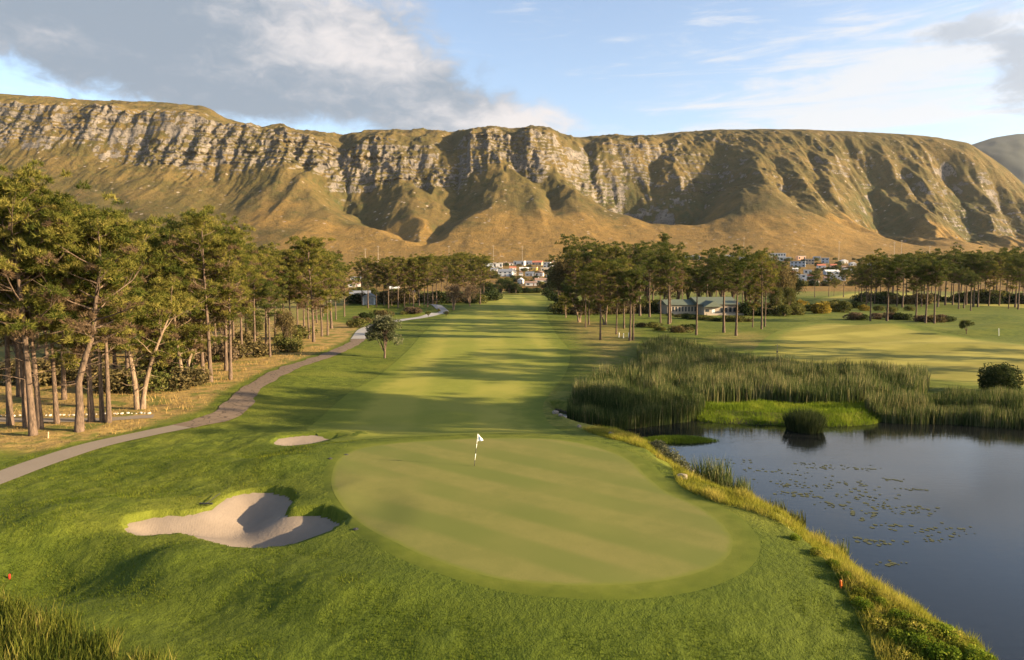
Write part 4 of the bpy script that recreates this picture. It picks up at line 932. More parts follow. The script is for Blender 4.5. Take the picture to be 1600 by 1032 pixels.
# ------------------------------------------------------------------ reeds, marsh and bank grass
def reed(name, pts, z, n, h0, h1, label, wd=.07, mat=M_reed, lean=.16, bias=0.0, segs=2, zmin=WATER - .1):
    P = poly_px(pts, z, 5); q = scatter(P, n)
    cl = fbm(q[:, 0] / 2.2, q[:, 1] / 2.2, 200, 3); hm = 1 + .42 * cl + .22 * fbm(q[:, 0] / 8, q[:, 1] / 8, 210, 2)
    var = .38 + bias + .40 * cl + rng.normal(0, .33, n) + .12 * (fbm(q[:, 0] / 5, q[:, 1] / 3.5, 218, 3) > .22)
    gap = fbm(q[:, 0] / 3.2, q[:, 1] / 3.2, 215, 2) > rng.uniform(-.75, -.25, n); q, hm, var = q[gap], hm[gap], var[gap]
    return blade_obj(name, q, h0 * .78, h1 * .86, wd, lean, mat, segs, var - .04, label, 'reeds', hmul=hm, zmin=zmin)
reed("reed_bed", [(885, 640), (925, 612), (960, 596), (1010, 582), (1100, 577), (1220, 580), (1340, 588), (1440, 598), (1446, 618), (1400, 630), (1300, 636), (1180, 632), (1100, 634), (1000, 636), (930, 640)], -.6, 72000, 1.3, 2.8, 'wide bed of tall pale-tipped reeds behind the pond', bias=.06)
reed("rear_reed_bed", [(1000, 550), (1030, 538), (1080, 545), (1140, 560), (1200, 578), (1120, 582), (1040, 580), (1000, 570)], -.2, 24000, 1.4, 2.4, 'narrow tongue of reeds reaching back to the right pines', wd=.06)
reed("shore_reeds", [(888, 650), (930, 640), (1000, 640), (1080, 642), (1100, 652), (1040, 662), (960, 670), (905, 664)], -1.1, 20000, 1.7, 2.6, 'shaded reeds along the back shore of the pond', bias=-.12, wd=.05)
reed("right_shore_reeds", [(1350, 650), (1400, 640), (1480, 634), (1560, 636), (1700, 645), (1700, 668), (1600, 670), (1500, 662), (1400, 660)], -1.1, 26000, 1.0, 2.0, 'green reeds along the right shore below the dark bush', wd=.05)
q = scatter(offset_poly(BANKTOP, .5), 26000)
blade_obj("marsh_grass", q, .2, .55, .05, .5, M_lush, 1, .5 + .5 * fbm(q[:, 0] / 1.5, q[:, 1] / 1.5, 220, 3), 'bright green marsh grass before the reed bed', 'grass', hmul=1 + .6 * fbm(q[:, 0] / 1.8, q[:, 1] / 1.8, 222, 2))
q = np.column_stack([rng.normal(ISL[0], 2.2, 12000), rng.normal(ISL[1], .65, 12000)]); q = q[gz(q[:, 0], q[:, 1]) > WATER - .18]
blade_obj("islet_grass", q, .12, .38, .05, .5, M_lush, 1, .3 + .3 * rng.uniform(0, 1, len(q)), 'dark green grass on the flat islet in the pond', 'grass')
xc, yc = at(1257, 672, WATER)
N = 3200; an = rng.uniform(0, 6.28, N); rr_ = np.sqrt(rng.uniform(0, 1, N)) * 1.45
bs = np.column_stack([rr_ * np.cos(an), rr_ * np.sin(an), np.full(N, -.3)]); hg = rng.uniform(1.3, 2.6, N) * (1 - .38 * (rr_ / 1.45) ** 2)
V, Fc, bi = blades(N, bs, hg, np.full(N, .045), .12, 2); V[:, :2] *= (1 + .60 * np.clip(V[:, 2:3], 0, 3) / 2)
tag(link("rush_clump", mesh_data("rush_clump", V, Fc, M_bushdk, False, dict(var=rng.uniform(.2, 1, N)[bi])), loc=(xc, yc, WATER)), 'dark round rush clump standing in the pond before the reeds', 'rushes')
def clump(px, py, z, n, r_, h0, h1, label, mat=M_reed):
    x, y = at(px, py, z); an = rng.uniform(0, 6.28, n); q = np.sqrt(rng.uniform(0, 1, n)) * r_
    bs = np.column_stack([q * np.cos(an), q * np.sin(an) * .6, np.full(n, -.15)]); V, Fc, bi = blades(n, bs, rng.uniform(h0, h1, n), np.full(n, .05), .28, 2, (-.06, 0, 0))
    tag(link("reed_clump", mesh_data("reed_clump", V, Fc, mat, False, dict(var=np.clip(rng.normal(.45, .25, n), 0, 1)[bi])), loc=(x, y, max(g1(x, y), WATER - .1))), label, 'reeds', 'reed clumps along the green-side bank')
clump(1112, 778, -1.1, 480, 1.3, 1.0, 2.3, 'tall pale reed clump by the boulders on the near bank')
clump(1148, 790, -1.1, 380, 1.0, .9, 1.8, 'reed clump right of the tall pale clump')
clump(1205, 812, -1.1, 240, .9, .5, 1.1, 'low dark reed clump midway along the near bank', M_shrub)
clump(1236, 822, -1.1, 200, .8, .5, 1.0, 'small dark reed clump right of the low one', M_shrub)
clump(1284, 858, -1.1, 60, .35, .6, 1.1, 'sparse small reed tuft left of the single tall tuft')
clump(1318, 870, -1.1, 60, .3, .8, 1.4, 'single tall sparse reed tuft at the water edge')
# bank strip between the mown edge and the water
bp = np.concatenate([LAWN[8:], POND[:shore_px.__len__() * 5][::-1][:78]])
def bank_pts(n):
    out = []
    while sum(len(o) for o in out) < n:
        q = rng.uniform((5, 18), (26, 56), (n, 2)); lxq = np.interp(q[:, 1], LAWN[::-1, 1], LAWN[::-1, 0])
        s = sdist(q[:, 0], q[:, 1], POND, 6.0); k = (q[:, 0] > lxq - .05) & (s < .35) & (s > -5.9); out.append(q[k])
    return np.concatenate(out)[:n]
q = bank_pts(52000); cl = fbm(q[:, 0] / .9, q[:, 1] / .9, 230, 3); sh2 = sdist(q[:, 0], q[:, 1], POND, 6.0)
blade_obj("bank_grass", q, .14, .42, .034, .7, M_bank, 1, .55 + .55 * cl - .10 * sstep(-1, .2, sh2) - .25 * sstep(30, 24, q[:, 1]) * sstep(-1.5, 0, sh2), 'long yellow-green grass on the bank between lawn and pond', 'grass', hmul=1 + .9 * np.clip(cl, -.6, 1))
P_lump = [shrub_proto(190 + i, .8, 1.0, mt, .055, 2600, 9) for i, mt in enumerate([M_lush, M_bank, M_lush])]
for i, (px, py, h_) in enumerate([(1240, 838, .45), (1275, 862, .5), (1300, 880, .5), (1322, 905, .6), (1348, 925, .55), (1345, 948, .7), (1375, 945, .6), (1372, 975, .8), (1405, 968, .8), (1400, 1000, .8), (1432, 985, .9), (1440, 1012, 1.0), (1470, 1000, 1.0), (1500, 1012, .9), (1478, 1030, 1.0), (1525, 1030, .9), (1420, 1030, .8)]):
    h_ *= .62
    x, y, z = hit(px, py + 6); plant(P_lump[i % 3], x, y, h_, 'lumpy green bank plant above the pond, %s down from the reed tufts' % ORD[i], 'plant', 'bank_plant', 'lumpy plants on the near bank', parts=('stem', 'foliage'), z=max(z, WATER))
# rough grass tufts near the camera
n = 230000
q = np.column_stack([rng.uniform(-34, 20, n), 17 + 32 * rng.uniform(0, 1, n) ** 1.5])
k = (np.abs(q[:, 0]) < q[:, 1] * .85 + 2) & (sdist(q[:, 0], q[:, 1], FRINGE, 4.0) < rng.normal(-.5, .7, n)) & (sdist(q[:, 0], q[:, 1], BUNK1, 1.0) < -.10) & (sdist(q[:, 0], q[:, 1], BUNK2, 1.0) < -.1) & (sdist(q[:, 0], q[:, 1], POND, 4.0) < -3) & (seg_dist(q[:, 0], q[:, 1], PATH, False) > 1.4)
k &= q[:, 0] < np.interp(q[:, 1], LAWN[::-1, 1], LAWN[::-1, 0])
q = q[k]; cl = fbm(q[:, 0] / 1.6, q[:, 1] / 1.6, 240, 3)
blade_obj("rough_grass", q, .05, .15, .022, .8, M_tuft, 1, .45 + .5 * cl + rng.normal(0, .15, len(q)), 'short unmown grass of the rough in the foreground', 'grass', hmul=(1 + .5 * cl) * (.3 + .7 * sstep(0, -2.6, sdist(q[:, 0], q[:, 1], FRINGE, 4.0))))
# straw grass under the pines
q = scatter(DRY, 26000); q = q[(q[:, 1] < 120) & (seg_dist(q[:, 0], q[:, 1], PATH, False) > 2.2) & (seg_dist(q[:, 0], q[:, 1], GRAVEL, False) > 1.2)]; cl = fbm(q[:, 0] / 3, q[:, 1] / 3, 250, 3)
blade_obj("straw_grass", q, .12, .40, .07, .7, M_straw, 1, .5 + .6 * cl, 'dry straw-coloured grass under the left pines', 'grass', hmul=np.clip(1 + 1.6 * cl, .2, 2.2))
# tall grass at the lower left corner
n = 22000
q = np.column_stack([rng.uniform(-24, -9.0, n), rng.uniform(18.5, 29.5, n)])
lim = 26.6 - .55 * (q[:, 0] + 21) + 0.9 * fbm(q[:, 0], q[:, 1], 262, 2)
q = q[q[:, 1] < lim]; cl = fbm(q[:, 0] / 1.1, q[:, 1] / 1.1, 260, 3)
blade_obj("tall_grass", q, .35, 1.05, .026, .45, M_tall, 2, .42 + .5 * cl + rng.normal(0, .2, len(q)), 'tall uncut grass with pale stems at the lower left corner', 'grass', hmul=1 + .5 * cl, dirn=(.12, 0, 0))
# floating weed
M_pad = plain("floating_leaves", (0.060, 0.062, 0.022), .6, .5, 1.0)
V = []; Fc = []
for px, py, n_, s_ in [(1265, 728, 16, 1.6), (1290, 730, 10, 1.0), (1335, 732, 14, 1.4), (1232, 758, 20, 1.6), (1300, 760, 16, 2.0), (1345, 758, 14, 1.4), (1270, 775, 18, 1.4), (1355, 775, 16, 1.6), (1230, 772, 12, 1.0), (1300, 790, 14, 1.2), (1260, 742, 10, 1.8), (1400, 750, 8, .6), (1375, 790, 14, 1.2), (1415, 800, 14, 1.3), (1450, 795, 8, 1.0), (1350, 805, 12, 1.2), (1390, 822, 12, 1.0), (1450, 830, 14, 1.6), (1490, 828, 8, 1.2), (1355, 845, 12, .9), (1385, 850, 10, .8), (1460, 845, 8, .8), (1395, 880, 10, .8), (1425, 765, 8, .7), (1180, 735, 10, 1.2), (1150, 722, 10, 1.4)]:
    x, y = at(px, py, WATER)
    for j in range(int(n_ * 1.3)):
        cx, cy = x + random.gauss(0, s_ * .6), y + random.gauss(0, s_ * .30); r_ = random.uniform(.05, .15); k = len(V); a0 = random.uniform(0, 6.28)
        for m in range(7): V.append((cx + r_ * math.cos(a0 + m * .88) * random.uniform(.8, 1.1), cy + r_ * math.sin(a0 + m * .88), WATER + .012 + random.uniform(0, .01)))
        Fc.append(tuple(range(k, k + 7)))
tag(link("floating_weed", mesh_data("floating_weed", V, Fc, M_pad, False)), 'scattered floating leaves on the open pond', 'pond weed', None, 'stuff')

# ------------------------------------------------------------------ small things on the course
M_polew = plain("white_paint", (0.80, 0.76, 0.66), .45, .05); M_polek = plain("dark_paint", (0.05, 0.045, 0.04), .5, .1); M_flag = plain("white_flag_cloth", (0.78, 0.80, 0.84), .8, .04); M_blue = plain("blue_print", (0.20, 0.32, 0.46), .8, .05)
M_orange = plain("orange_paint", (0.75, 0.13, 0.02), .5, .1); M_red = plain("red_paint", (0.55, 0.03, 0.02), .5, .1); M_wood = plain("weathered_wood", (0.42, 0.31, 0.19), .9, .25, 6); M_stone = plain("pale_stone", (0.25, 0.205, 0.16), .9, .3, 2.5); M_whitestone = plain("whitewashed_stone", (0.42, 0.39, 0.35), .9, .15, 3); M_dark = plain("dark_metal", (0.03, 0.03, 0.03), .5, .1)
fx_, fy_ = at(741, 729, .86); fz_ = g1(fx_, fy_) + .02
fl = link("flagstick", None, loc=(fx_, fy_, fz_), rot=(0, R(6.5), 0), scale=(.94, .94, .94)); tag(fl, 'white and dark banded flagstick with white flag on the green', 'flagstick')
for k in range(6):
    z0, z1 = [(-.05, .42), (.42, .86), (.86, 1.22), (1.22, 1.52), (1.52, 1.80), (1.80, 2.18)][k]
    MB().tube([(0, 0, z0), (0, 0, z1)], [.019, .019], 8).build('pole_band', M_polek if k in (0, 2) else M_polew, fl, True)
ny, nz = 9, 7; fv = []
for i in range(nz):
    for j in range(ny):
        u = j / (ny - 1); v = i / (nz - 1); half = .24 * (1 - u * .92)
        fv.append((.03 + .36 * u, .05 * math.sin(u * 7 + v * 2) * u, 1.92 + (v - .5) * 2 * half - .12 * u))
fo = link('flag', mesh_data('flag', fv, grid_faces(nz, ny), M_flag, True), fl)
so = fo.modifiers.new('thick', 'SOLIDIFY'); so.thickness = .006
MB().add([(.08, -.012, 1.84), (.15, -.022, 1.84), (.15, -.022, 1.95), (.115, -.016, 2.01), (.08, -.012, 1.95)], [(0, 1, 2, 3, 4)]).build('flag_emblem', M_blue, fo)
MB().tube([(0, 0, 0), (0, 0, .008)], [.054, .054], 16).build('cup_rim', M_dark, fl)
def rake(px0, py0, px1, py1, z, label):
    a = Vector((*hit(px0, py0)[:2], 0)); b_ = Vector((*hit(px1, py1)[:2], 0)); d_ = (b_ - a); L = 1.5
    e = link('bunker_rake', None, loc=(a.x, a.y, g1(a.x, a.y) + .10), rot=(0, R(-2), math.atan2(d_.y, d_.x))); tag(e, label, 'rake')
    MB().tube([(0, 0, .03), (L, 0, .05)], [.022, .022], 6).build('handle', M_dark, e)
    h_ = MB().box(-.04, .04, -.36, .36, 0, .06).build('rake_head', M_dark, e)
    for j in range(9): MB().tube([(0, -.32 + j * .08, 0), (0, -.32 + j * .08, -.06)], [.01, .005], 4).build('tooth', M_dark, h_)
rake(322, 791, 338, 782, .4, 'dark rake lying on the grass above the large bunker')
def stake(px, py, h_, r_, mat, label, name='marker_stake', cat='marker', group=None):
    x, y, z = hit(px, py); e = link(name, None, loc=(x, y, z), rot=(R(random.uniform(-4, 4)), R(random.uniform(-4, 4)), random.uniform(0, 3))); tag(e, label, cat, group)
    MB().tube([(0, 0, -.1), (0, 0, h_ * .9)], [r_, r_], 6).build('shaft', mat, e); MB().tube([(0, 0, h_ * .9), (0, 0, h_)], [r_ * 1.02, r_ * .5], 6).build('tip', mat, e)
stake(1314, 921, .30, .045, M_orange, 'small orange marker stake at the mown edge above the bank')
stake(15, 907, .18, .04, M_red, 'small red marker stake in the shaded grass at far left')
stake(75, 685, .50, .045, M_wood, 'short wooden stake in front of the nearest left pines')
for i, (px, py) in enumerate([(967, 528), (974, 529), (982, 528)]): stake(px, py, 1.0, .09, M_polew, '%s of three short pale posts under the right pines' % ['left', 'middle', 'right'][i], 'short_post', 'post', 'short posts under the right pines')
stake(1561, 526, 1.6, .06, M_polew, 'thin white post on the far right fairway', 'white_post', 'post')
x, y, z = hit(1214, 565); e = link('irrigation_mast', None, loc=(x, y, z)); tag(e, 'thin dark mast rising behind the reed bed', 'mast')
MB().tube([(0, 0, -.1), (0, 0, 2.6)], [.035, .03], 6).build('pole', M_dark, e); MB().box(-.10, .10, -.06, .06, 1.3, 1.6).build('control_box', M_dark, e); MB().tube([(-.35, 0, 2.4), (.35, 0, 2.4)], [.03, .03], 5).build('crossbar', M_dark, e)
for i, (px, py) in enumerate([(556, 828), (516, 718), (541, 712)]):
    x, y, z = hit(px, py); e = link('sprinkler_head', None, loc=(x, y, z + .0)); tag(e, ['dark sprinkler lid between the large bunker and the green', 'sprinkler lid at the left edge of the green', 'sprinkler lid at the back left of the green'][i], 'sprinkler')
    MB().tube([(0, 0, -.05), (0, 0, .045)], [.13, .13], 12).build('lid', M_dark, e); MB().tube([(0, 0, .045), (0, 0, .065)], [.05, .045], 8).build('nozzle_cap', M_polek, e)
def stone_mesh(seed, mat):
    r = np.random.default_rng(seed); v = []; f = []; nu, nv = 9, 6
    for i in range(nv + 1):
        ph = math.pi * i / nv
        for j in range(nu):
            th = 2 * math.pi * j / nu; d_ = np.array([math.sin(ph) * math.cos(th), math.sin(ph) * math.sin(th), math.cos(ph)])
            q = 1 + .25 * math.sin(3.1 * d_[0] + seed) * math.cos(2.7 * d_[1] + seed * 2) + .12 * math.sin(6 * d_[2] + seed * 3 + 4 * d_[0]); v.append(np.clip(d_ * q, -.86, .86) * np.array([1, .8, .72]))
    for i in range(nv):
        for j in range(nu): f.append((i * nu + j, i * nu + (j + 1) % nu, (i + 1) * nu + (j + 1) % nu, (i + 1) * nu + j))
    return mesh_data('stone', v, f, mat, False)
ST = [stone_mesh(s, M_stone) for s in (1, 2, 3)]; SW = [stone_mesh(s, M_whitestone) for s in (4, 5, 6)]
for i, (px, py, s_, lb) in enumerate([(1073, 737, .36, 'pale boulder in the grass, left of the bank boulders'), (1083, 741, .42, 'largest pale boulder on the bank beside the reed clump'), (1066, 749, .34, 'pale boulder lowest on the bank beside the green'), (1088, 748, .38, 'pale boulder next to the tall reed clump'), (868, 647, .34, 'flat grey rock at the left end of the shaded reeds'), (876, 651, .26, 'grey rock right of the flat rock by the shaded reeds'), (905, 668, .24, 'small grey rock along the shore behind the green'), (955, 681, .3, 'pale pebble-sized rock on the shore behind the green')]):
    x, y, z = hit(px, py); o = link('boulder', ST[i % 3], loc=(x, y, z + s_ * .3), rot=(random.uniform(-.3, .3), random.uniform(-.3, .3), random.uniform(0, 6)), scale=(s_, s_, s_)); tag(o, lb, 'boulder', 'boulders along the bank')
for i in range(34):
    px = 2 + i * 7.0 + random.uniform(-1.5, 1.5); x, y = at(px, 649.5 - .012 * px + random.uniform(-.6, .6), 0); s_ = random.uniform(.08, .15)
    o = link('edging_stone', SW[i % 3], loc=(x, y, g1(x, y) + s_ * .45), rot=(0, 0, random.uniform(0, 6)), scale=(s_ * 1.3, s_, s_)); tag(o, 'whitewashed edging stone on the gravel path, %s from left' % ordinal(i), 'stone', 'whitewashed edging stones')

# ------------------------------------------------------------------ houses
M_wallw = plain("white_wall", (0.55, 0.53, 0.50), .8, .06); M_wallc = plain("cream_wall", (0.36, 0.29, 0.22), .8, .08); M_wallg = plain("grey_wall", (0.34, 0.37, 0.41), .8, .08); M_wally = plain("yellow_wall", (0.66, 0.45, 0.12), .8, .08); M_wallp = plain("peach_wall", (0.60, 0.36, 0.24), .8, .08)
M_roofg = plain("grey_roof", (0.16, 0.17, 0.19), .7, .15); M_roofr = plain("red_roof", (0.42, 0.14, 0.08), .8, .15); M_roofb = plain("brown_roof", (0.22, 0.14, 0.10), .8, .15); M_roofw = plain("pale_roof", (0.58, 0.57, 0.55), .7, .08); M_roofgr = plain("green_roof", (0.095, 0.112, 0.082), .6, .12)
M_glass, t, b = material("window_glass"); t.put(b.inputs['Base Color'], (0.03, 0.04, 0.05)); b.inputs['Roughness'].default_value = .12; b.inputs['Specular IOR Level'].default_value = .5
def gable(mb, x0, x1, y0, y1, z0, rise, along='x', ov=.35):
    x0 -= ov; x1 += ov; y0 -= ov; y1 += ov
    if along == 'x':
        ym = (y0 + y1) / 2; v = [(x0, y0, z0), (x1, y0, z0), (x1, y1, z0), (x0, y1, z0), (x0, ym, z0 + rise), (x1, ym, z0 + rise)]; f = [(0, 1, 5, 4), (2, 3, 4, 5), (0, 4, 3), (1, 2, 5), (3, 2, 1, 0)]
    else:
        xm = (x0 + x1) / 2; v = [(x0, y0, z0), (x1, y0, z0), (x1, y1, z0), (x0, y1, z0), (xm, y0, z0 + rise), (xm, y1, z0 + rise)]; f = [(0, 4, 5, 3), (1, 2, 5, 4), (0, 1, 4), (2, 3, 5), (3, 2, 1, 0)]
    return mb.add(v, f)
def house(px, py, wpx, hpx, wall, roof, kind, label, rot=None, floors=1):
    x, y, z = hit(px, py); sc_ = y / F; W = wpx * sc_; Hh = hpx * sc_; D = max(6.0, W * .7)
    e = link('house', None, loc=(x, y + D / 2, z), rot=(0, 0, math.atan2(-x, y) * .5 + (random.uniform(-.25, .25) if rot is None else rot))); tag(e, label, 'house', 'houses at the foot of the mountain')
    hw = Hh * (.66 if kind != 'flat' else .93); w2, d2 = W / 2, D / 2
    MB().box(-w2, w2, -d2, d2, -2.0, hw).build('wall', wall, e)
    if kind == 'flat': MB().box(-w2 - .3, w2 + .3, -d2 - .3, d2 + .3, hw + .01, hw + .4).build('roof', roof, e)
    else:
        rf = gable(MB(), -w2, w2, -d2, d2, hw + .01, Hh * .38, 'x' if kind == 'gx' else 'y').build('roof', roof, e)
        if W > 9: MB().box(-w2 * .5, -w2 * .5 + .8, -.4, .4, hw + .1, Hh * 1.12).build('chimney', wall, rf)
    nw = max(2, int(W / 3.4)); fl_h = hw / floors
    for k in range(floors):
        for i in range(nw):
            cx = -w2 + (i + .5) * W / nw; ww = min(1.9, W / nw * .55); z0 = k * fl_h + fl_h * .28; z1 = k * fl_h + fl_h * .80
            if k == 0 and i == nw // 2:
                MB().box(cx - .5, cx + .5, -d2 - .04, -d2 + .02, 0, min(2.1, fl_h * .85)).build('door', M_roofb, e); continue
            wo = MB().box(cx - ww / 2, cx + ww / 2, -d2 - .05, -d2 + .02, z0, z1).build('window', M_glass, e)
    for k in range(floors):
        MB().box(w2 - .02, w2 + .05, -d2 * .45, d2 * .3, k * fl_h + fl_h * .3, k * fl_h + fl_h * .78).build('window', M_glass, e)
    return e
Wt, Cr, Gy, Ye, Pe = M_wallw, M_wallc, M_wallg, M_wally, M_wallp
houses = [(763, 418, 13, 9, Gy, M_roofg, 'gy', 'grey gabled house at the left end of the middle village row'), (778, 419, 14, 8, Wt, M_roofw, 'flat', 'white house beside the grey gabled house'), (794, 416, 14, 6, Wt, M_roofb, 'gx', 'low white house with brown roof in the middle village'),
          (812, 416, 17, 8, Wt, M_roofw, 'flat', 'broad white flat-roofed house at the top of the middle village'), (819, 424, 14, 6, Wt, M_roofw, 'gx', 'white pale-roofed house below the broad flat-roofed one'), (840, 415, 15, 7, Cr, M_roofr, 'gx', 'cream house with the red tiled roof'),
          (855, 419, 11, 9, Wt, M_roofw, 'flat', 'tall white house right of the red-roofed house'), (868, 417, 12, 8, Wt, M_roofb, 'gx', 'white house at the right end of the middle village'), (834, 423, 11, 5, Ye, M_roofw, 'flat', 'small yellow house in the middle village'),
          (790, 432, 22, 11, Wt, M_roofg, 'gx', 'long white house with steep grey roof'), (803, 431, 7, 10, Wt, M_roofg, 'gy', 'narrow white gable beside the long grey-roofed house'), (814, 433, 6, 10, Wt, M_roofb, 'gy', 'narrow white house in the centre of the middle village'),
          (828, 432, 12, 7, Gy, M_roofg, 'gx', 'blue-grey house below the yellow house'), (843, 432, 13, 8, Wt, M_roofb, 'gy', 'white brown-gabled house above the lowest white house'), (846, 445, 20, 10, Wt, M_roofb, 'gx', 'large lowest white house with brown roof'),
          (830, 447, 17, 7, Wt, M_roofb, 'gx', 'low house with broad brown roof nearest the fairway end'), (814, 444, 8, 9, Wt, M_roofw, 'gy', 'small white house left of the broad brown roof'),
          (1215, 406, 28, 11, Wt, M_roofw, 'flat', 'large white two-storey modern house on the slope'), (1229, 409, 16, 7, Wt, M_roofw, 'flat', 'white wing in front of the large modern house'), (1253, 404, 12, 6, Pe, M_roofw, 'flat', 'peach-coloured house right of the modern house'),
          (1250, 418, 22, 10, Gy, M_roofg, 'flat', 'grey glass-fronted house below the peach house'), (1267, 414, 13, 9, Cr, M_roofw, 'flat', 'beige flat-roofed house beside the glass-fronted house'), (1291, 412, 11, 9, Gy, M_roofw, 'flat', 'blue-grey tall house in the right village'),
          (1285, 420, 12, 7, Wt, M_roofr, 'gx', 'white house with pinkish red roof in the right village'), (1320, 412, 11, 6, Wt, M_roofw, 'gy', 'white gabled house at the top right of the village'), (1334, 416, 9, 6, Wt, M_roofw, 'gy', 'small white gabled house right of the other gable'),
          (1363, 416, 11, 5, Wt, M_roofw, 'flat', 'white house peeping over the far right pines'), (1252, 440, 18, 11, Gy, M_roofw, 'flat', 'pale blue house at the lower left of the right village'), (1268, 437, 10, 8, Wt, M_roofr, 'gy', 'white gable behind the pale blue house'),
          (1275, 445, 10, 9, Wt, M_roofb, 'gy', 'lowest white gabled house of the right village'), (1302, 430, 20, 8, Gy, M_roofw, 'gx', 'grey house with large pale roof in the right village'), (1312, 439, 20, 9, Gy, M_roofw, 'flat', 'dark glazed house with white roof slab'), (1294, 441, 8, 9, Cr, M_roofb, 'gx', 'cream narrow house left of the glazed house'),
          (1304, 419, 9, 6, Pe, M_roofr, 'gx', 'pink-roofed small house in the right village'), (1244, 424, 8, 5, Wt, M_roofw, 'gx', 'small white house at the left of the right village'),
          (1084, 398, 22, 7, Wt, M_roofw, 'flat', 'long white house above the right pines, leftmost'), (1124, 399, 25, 7, Gy, M_roofw, 'flat', 'long blue-grey house above the right pines'), (1142, 398, 12, 8, Wt, M_roofw, 'flat', 'white house joined right of the long blue-grey house'), (1167, 402, 18, 6, Gy, M_roofgr, 'gx', 'grey house with green roof above the right pines'), (1181, 401, 11, 7, Cr, M_roofw, 'flat', 'beige house above the right pines, rightmost'),
          (555, 439, 16, 6, Wt, M_roofg, 'gx', 'white house seen high between the left pines'), (552, 449, 18, 7, Wt, M_roofb, 'gx', 'white house with brown roof between the left pines'), (615, 457, 14, 9, Wt, M_roofw, 'gx', 'white house seen through the far left pine row'), (627, 462, 10, 8, Wt, M_roofg, 'gy', 'white gable seen through the far left pine row'), (643, 461, 8, 8, Gy, M_roofg, 'gx', 'blue-grey house seen through the far left pine row')]
houses += [(772, 425, 11, 6, Wt, M_roofg, 'gx', 'small grey-roofed house below the leftmost middle village row'), (801, 423, 10, 6, Wt, M_roofr, 'gx', 'small white house with red roof left of centre in the middle village'), (827, 414, 10, 6, Wt, M_roofg, 'gx', 'grey-roofed house left of the red tiled roof'), (851, 425, 12, 6, Cr, M_roofw, 'flat', 'cream flat house below the tall white house'), (864, 427, 12, 7, Wt, M_roofg, 'gx', 'white grey-roofed house at the right middle of the middle village'), (860, 438, 12, 8, Wt, M_roofw, 'flat', 'white block house beside the dark trees at the village right edge'),
           (1236, 431, 12, 7, Wt, M_roofr, 'gx', 'white red-roofed house above the pale blue house'), (1264, 428, 11, 6, Wt, M_roofw, 'flat', 'white flat house in the middle of the right village'), (1326, 427, 12, 7, Wt, M_roofg, 'gx', 'white grey-roofed house right of the large pale roof'), (1278, 407, 11, 6, Gy, M_roofw, 'flat', 'grey flat house at the upper edge of the right village'), (1322, 421, 10, 5, Cr, M_roofb, 'gx', 'small cream brown-roofed house near the far right pines')]
for a in houses: house(*a, floors=2 if a[3] >= 9 else 1)
# gabled shed and neighbour near the left pines
def big_house(px, py, W, D, Hw, rise, wall, roof, along, label, rot, name, cat):
    x, y, z = hit(px, py); e = link(name, None, loc=(x, y + D / 2, z), rot=(0, 0, rot)); tag(e, label, cat)
    MB().box(-W / 2, W / 2, -D / 2, D / 2, -1, Hw).build('wall', wall, e); gable(MB(), -W / 2, W / 2, -D / 2, D / 2, Hw + .01, rise, along, .5).build('roof', roof, e)
    return e, W, D, Hw
e, W, D, Hw = big_house(575, 477, 4.6, 6, 2.8, 1.6, M_wallg, M_roofg, 'y', 'grey gabled shed with a dark wide door behind the pines', .1, 'shed', 'shed')
MB().add([(-2.3, -3.02, 2.8), (2.3, -3.02, 2.8), (0, -3.02, 4.4)], [(0, 1, 2)]).build('gable_board', M_wallw, e); MB().box(-1.7, 1.7, -3.06, -2.98, 0, 2.5).build('door', M_roofg, e)
e, W, D, Hw = big_house(560, 472, 9, 8, 2.8, 2.4, M_wallw, M_roofg, 'x', 'low house with dark roof left of the grey shed', .2, 'house', 'house')
MB().box(-3, -1.8, -4.05, -3.98, .9, 2.1).build('window', M_glass, e); MB().box(1.2, 2.6, -4.05, -3.98, .9, 2.1).build('window', M_glass, e)
# pavilion with green roof
x0, y0, z0 = hit(1105, 493); e = link('pavilion', None, loc=(x0, y0 + 6, z0), rot=(0, 0, R(6))); tag(e, 'low pavilion with green roof and gabled wing behind the right pines', 'building')
s = y0 / F
MB().box(-57 * s, -8 * s, 0, 9, -1, 15 * s).build('wall', M_wallc, e)
gable(MB(), -57 * s, -8 * s, 0, 9, 15 * s + .01, 8 * s, 'x', .6).build('roof', M_roofgr, e)
MB().box(-8 * s + .02, 54 * s, -2.5, 10, -1, 16 * s).build('wing_wall', M_wallc, e)
gable(MB(), -8 * s, 54 * s, -2.5, 10, 16 * s + .01, 11 * s, 'x', .8).build('wing_roof', M_roofgr, e)
MB().box(-6 * s, 20 * s, -5.0, -2.52, -1, 13 * s).build('porch_wall', M_wallc, e)
gable(MB(), -6 * s, 20 * s, -5.6, 3.0, 13 * s + .01, 9 * s, 'y', .5).build('porch_roof', M_roofgr, e)
for i in range(9): MB().box((-54 + i * 5.2) * s, (-51.6 + i * 5.2) * s, -.06, .02, .9, 12 * s).build('window', M_glass, e)
for i in range(4): MB().box((26 + i * 7) * s, (30 + i * 7) * s, -2.56, -2.48, .8, 11 * s).build('window', M_glass, e)
MB().box(6 * s, 11 * s, -5.06, -4.98, 0, 9 * s).build('door', M_polew, e); MB().box(-4 * s, 2 * s, -5.06, -4.98, 1.0, 9 * s).build('window', M_glass, e)
MB().box(-6 * s, 54 * s, -7.2, -6.9, -.8, .6).build('terrace_wall', M_wallc, e)
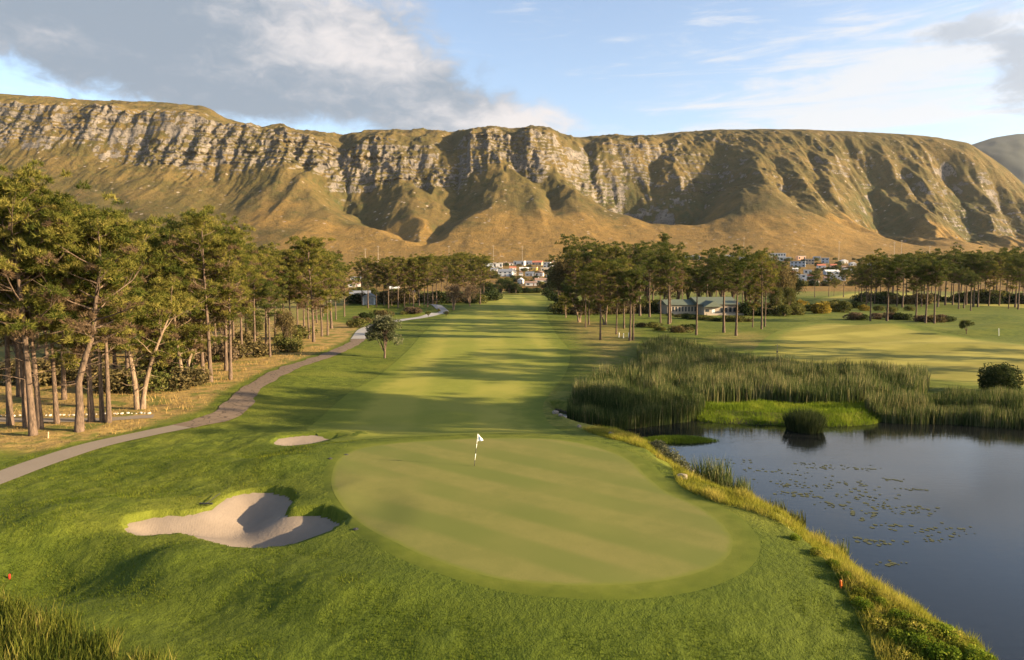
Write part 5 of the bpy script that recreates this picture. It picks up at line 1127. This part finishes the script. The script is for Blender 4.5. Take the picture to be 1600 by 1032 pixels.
# village trees and bushes
vt = [(770 + random.uniform(-14, 100), random.choice([417, 423, 428, 436, 441, 449]) + random.uniform(-2, 2)) for _ in range(44)] + [(1205 + random.uniform(0, 150), random.choice([408, 416, 423, 430, 437, 446]) + random.uniform(-2, 2)) for _ in range(60)] + [(1060 + random.uniform(0, 130), random.uniform(399, 410)) for _ in range(26)] + [(540 + random.uniform(0, 110), random.uniform(440, 466)) for _ in range(22)]
vt.sort()
for i, (px, py) in enumerate(vt):
    x, y, z = hit(px, py); va = 'white houses beyond the left pines' if px < 700 else 'village houses beyond the fairway end' if px < 900 else 'long houses above the right pines' if px < 1195 else 'village houses left of the far right grove'
    plant(P_shrub[random.choice([0, 1, 1, 0, 2])], x, y, random.uniform(2.5, 5.5), 'garden bush among the ' + va, 'shrub', 'garden_shrub', 'garden bushes among the ' + va, wide=1.15, parts=('stem', 'foliage'), z=z)
# tall dark trees at the end of the fairway
for i, (px, py, tp) in enumerate([(784, 459, 434), (796, 459, 436), (806, 459, 440), (775, 460, 442), (866, 464, 428), (860, 461, 436), (874, 468, 415), (760, 464, 438)]):
    tree_px(P_gum[2], px, py, tp, 'dark leafy tree closing the far end of the fairway, %s from left' % ordinal(sorted([784, 796, 806, 775, 866, 860, 874, 760]).index(px)), cat='tree', name='leafy_tree', group='dark trees at the fairway end', wide=1.2)
# poles on the lower mountain
M_pole = plain("pale_pole", (0.45, 0.38, 0.30), .8, .1)
for i, (px, tp, bt) in enumerate([(572, 388, 402), (592, 384, 406), (702, 384, 402), (771, 383, 401), (816, 384, 402), (1160, 371, 392), (1308, 377, 398), (1394, 378, 396), (1405, 375, 398), (1449, 384, 398)]):
    y = 880.0; x = (px - 800) / F * y; z = float(apron(y)); hh = top_z(y, tp) - z
    e = link('power_pole', None, loc=(x, y, z - .5)); tag(e, 'slim power pole on the golden lower slope, %s from left' % ORD[i], 'pole', 'power poles on the lower slope')
    MB().tube([(0, 0, 0), (0, 0, hh + .5)], [.20, .13], 6).build('post', M_pole, e); MB().box(-1.6, 1.6, -.12, .12, hh - 1.0, hh - .7).build('crossarm', M_pole, e)
M_haze = bpy.data.materials.new("haze_air"); M_haze.use_nodes = True; ht = NT(M_haze.node_tree); ht.n.remove(ht.n['Principled BSDF'])
pv = ht.new('ShaderNodeVolumePrincipled'); ht.put(pv.inputs['Color'], (0.86, 0.92, 1.0)); pv.inputs['Density'].default_value = 0.000016; pv.inputs['Anisotropy'].default_value = 0.2
ht.l.new(pv.outputs[0], ht.n['Material Output'].inputs['Volume'])
tag(MB().box(-7000, 7000, -200, 6500, -6, 1300).build('haze', M_haze), 'faint blue haze in the air', 'haze', None, 'stuff')
print("objects", len(bpy.data.objects), "tris", sum(sum(len(p.vertices) - 2 for p in m.polygons) if len(m.polygons) < 5000 else len(m.loops) - 2 * len(m.polygons) for m in bpy.data.meshes))
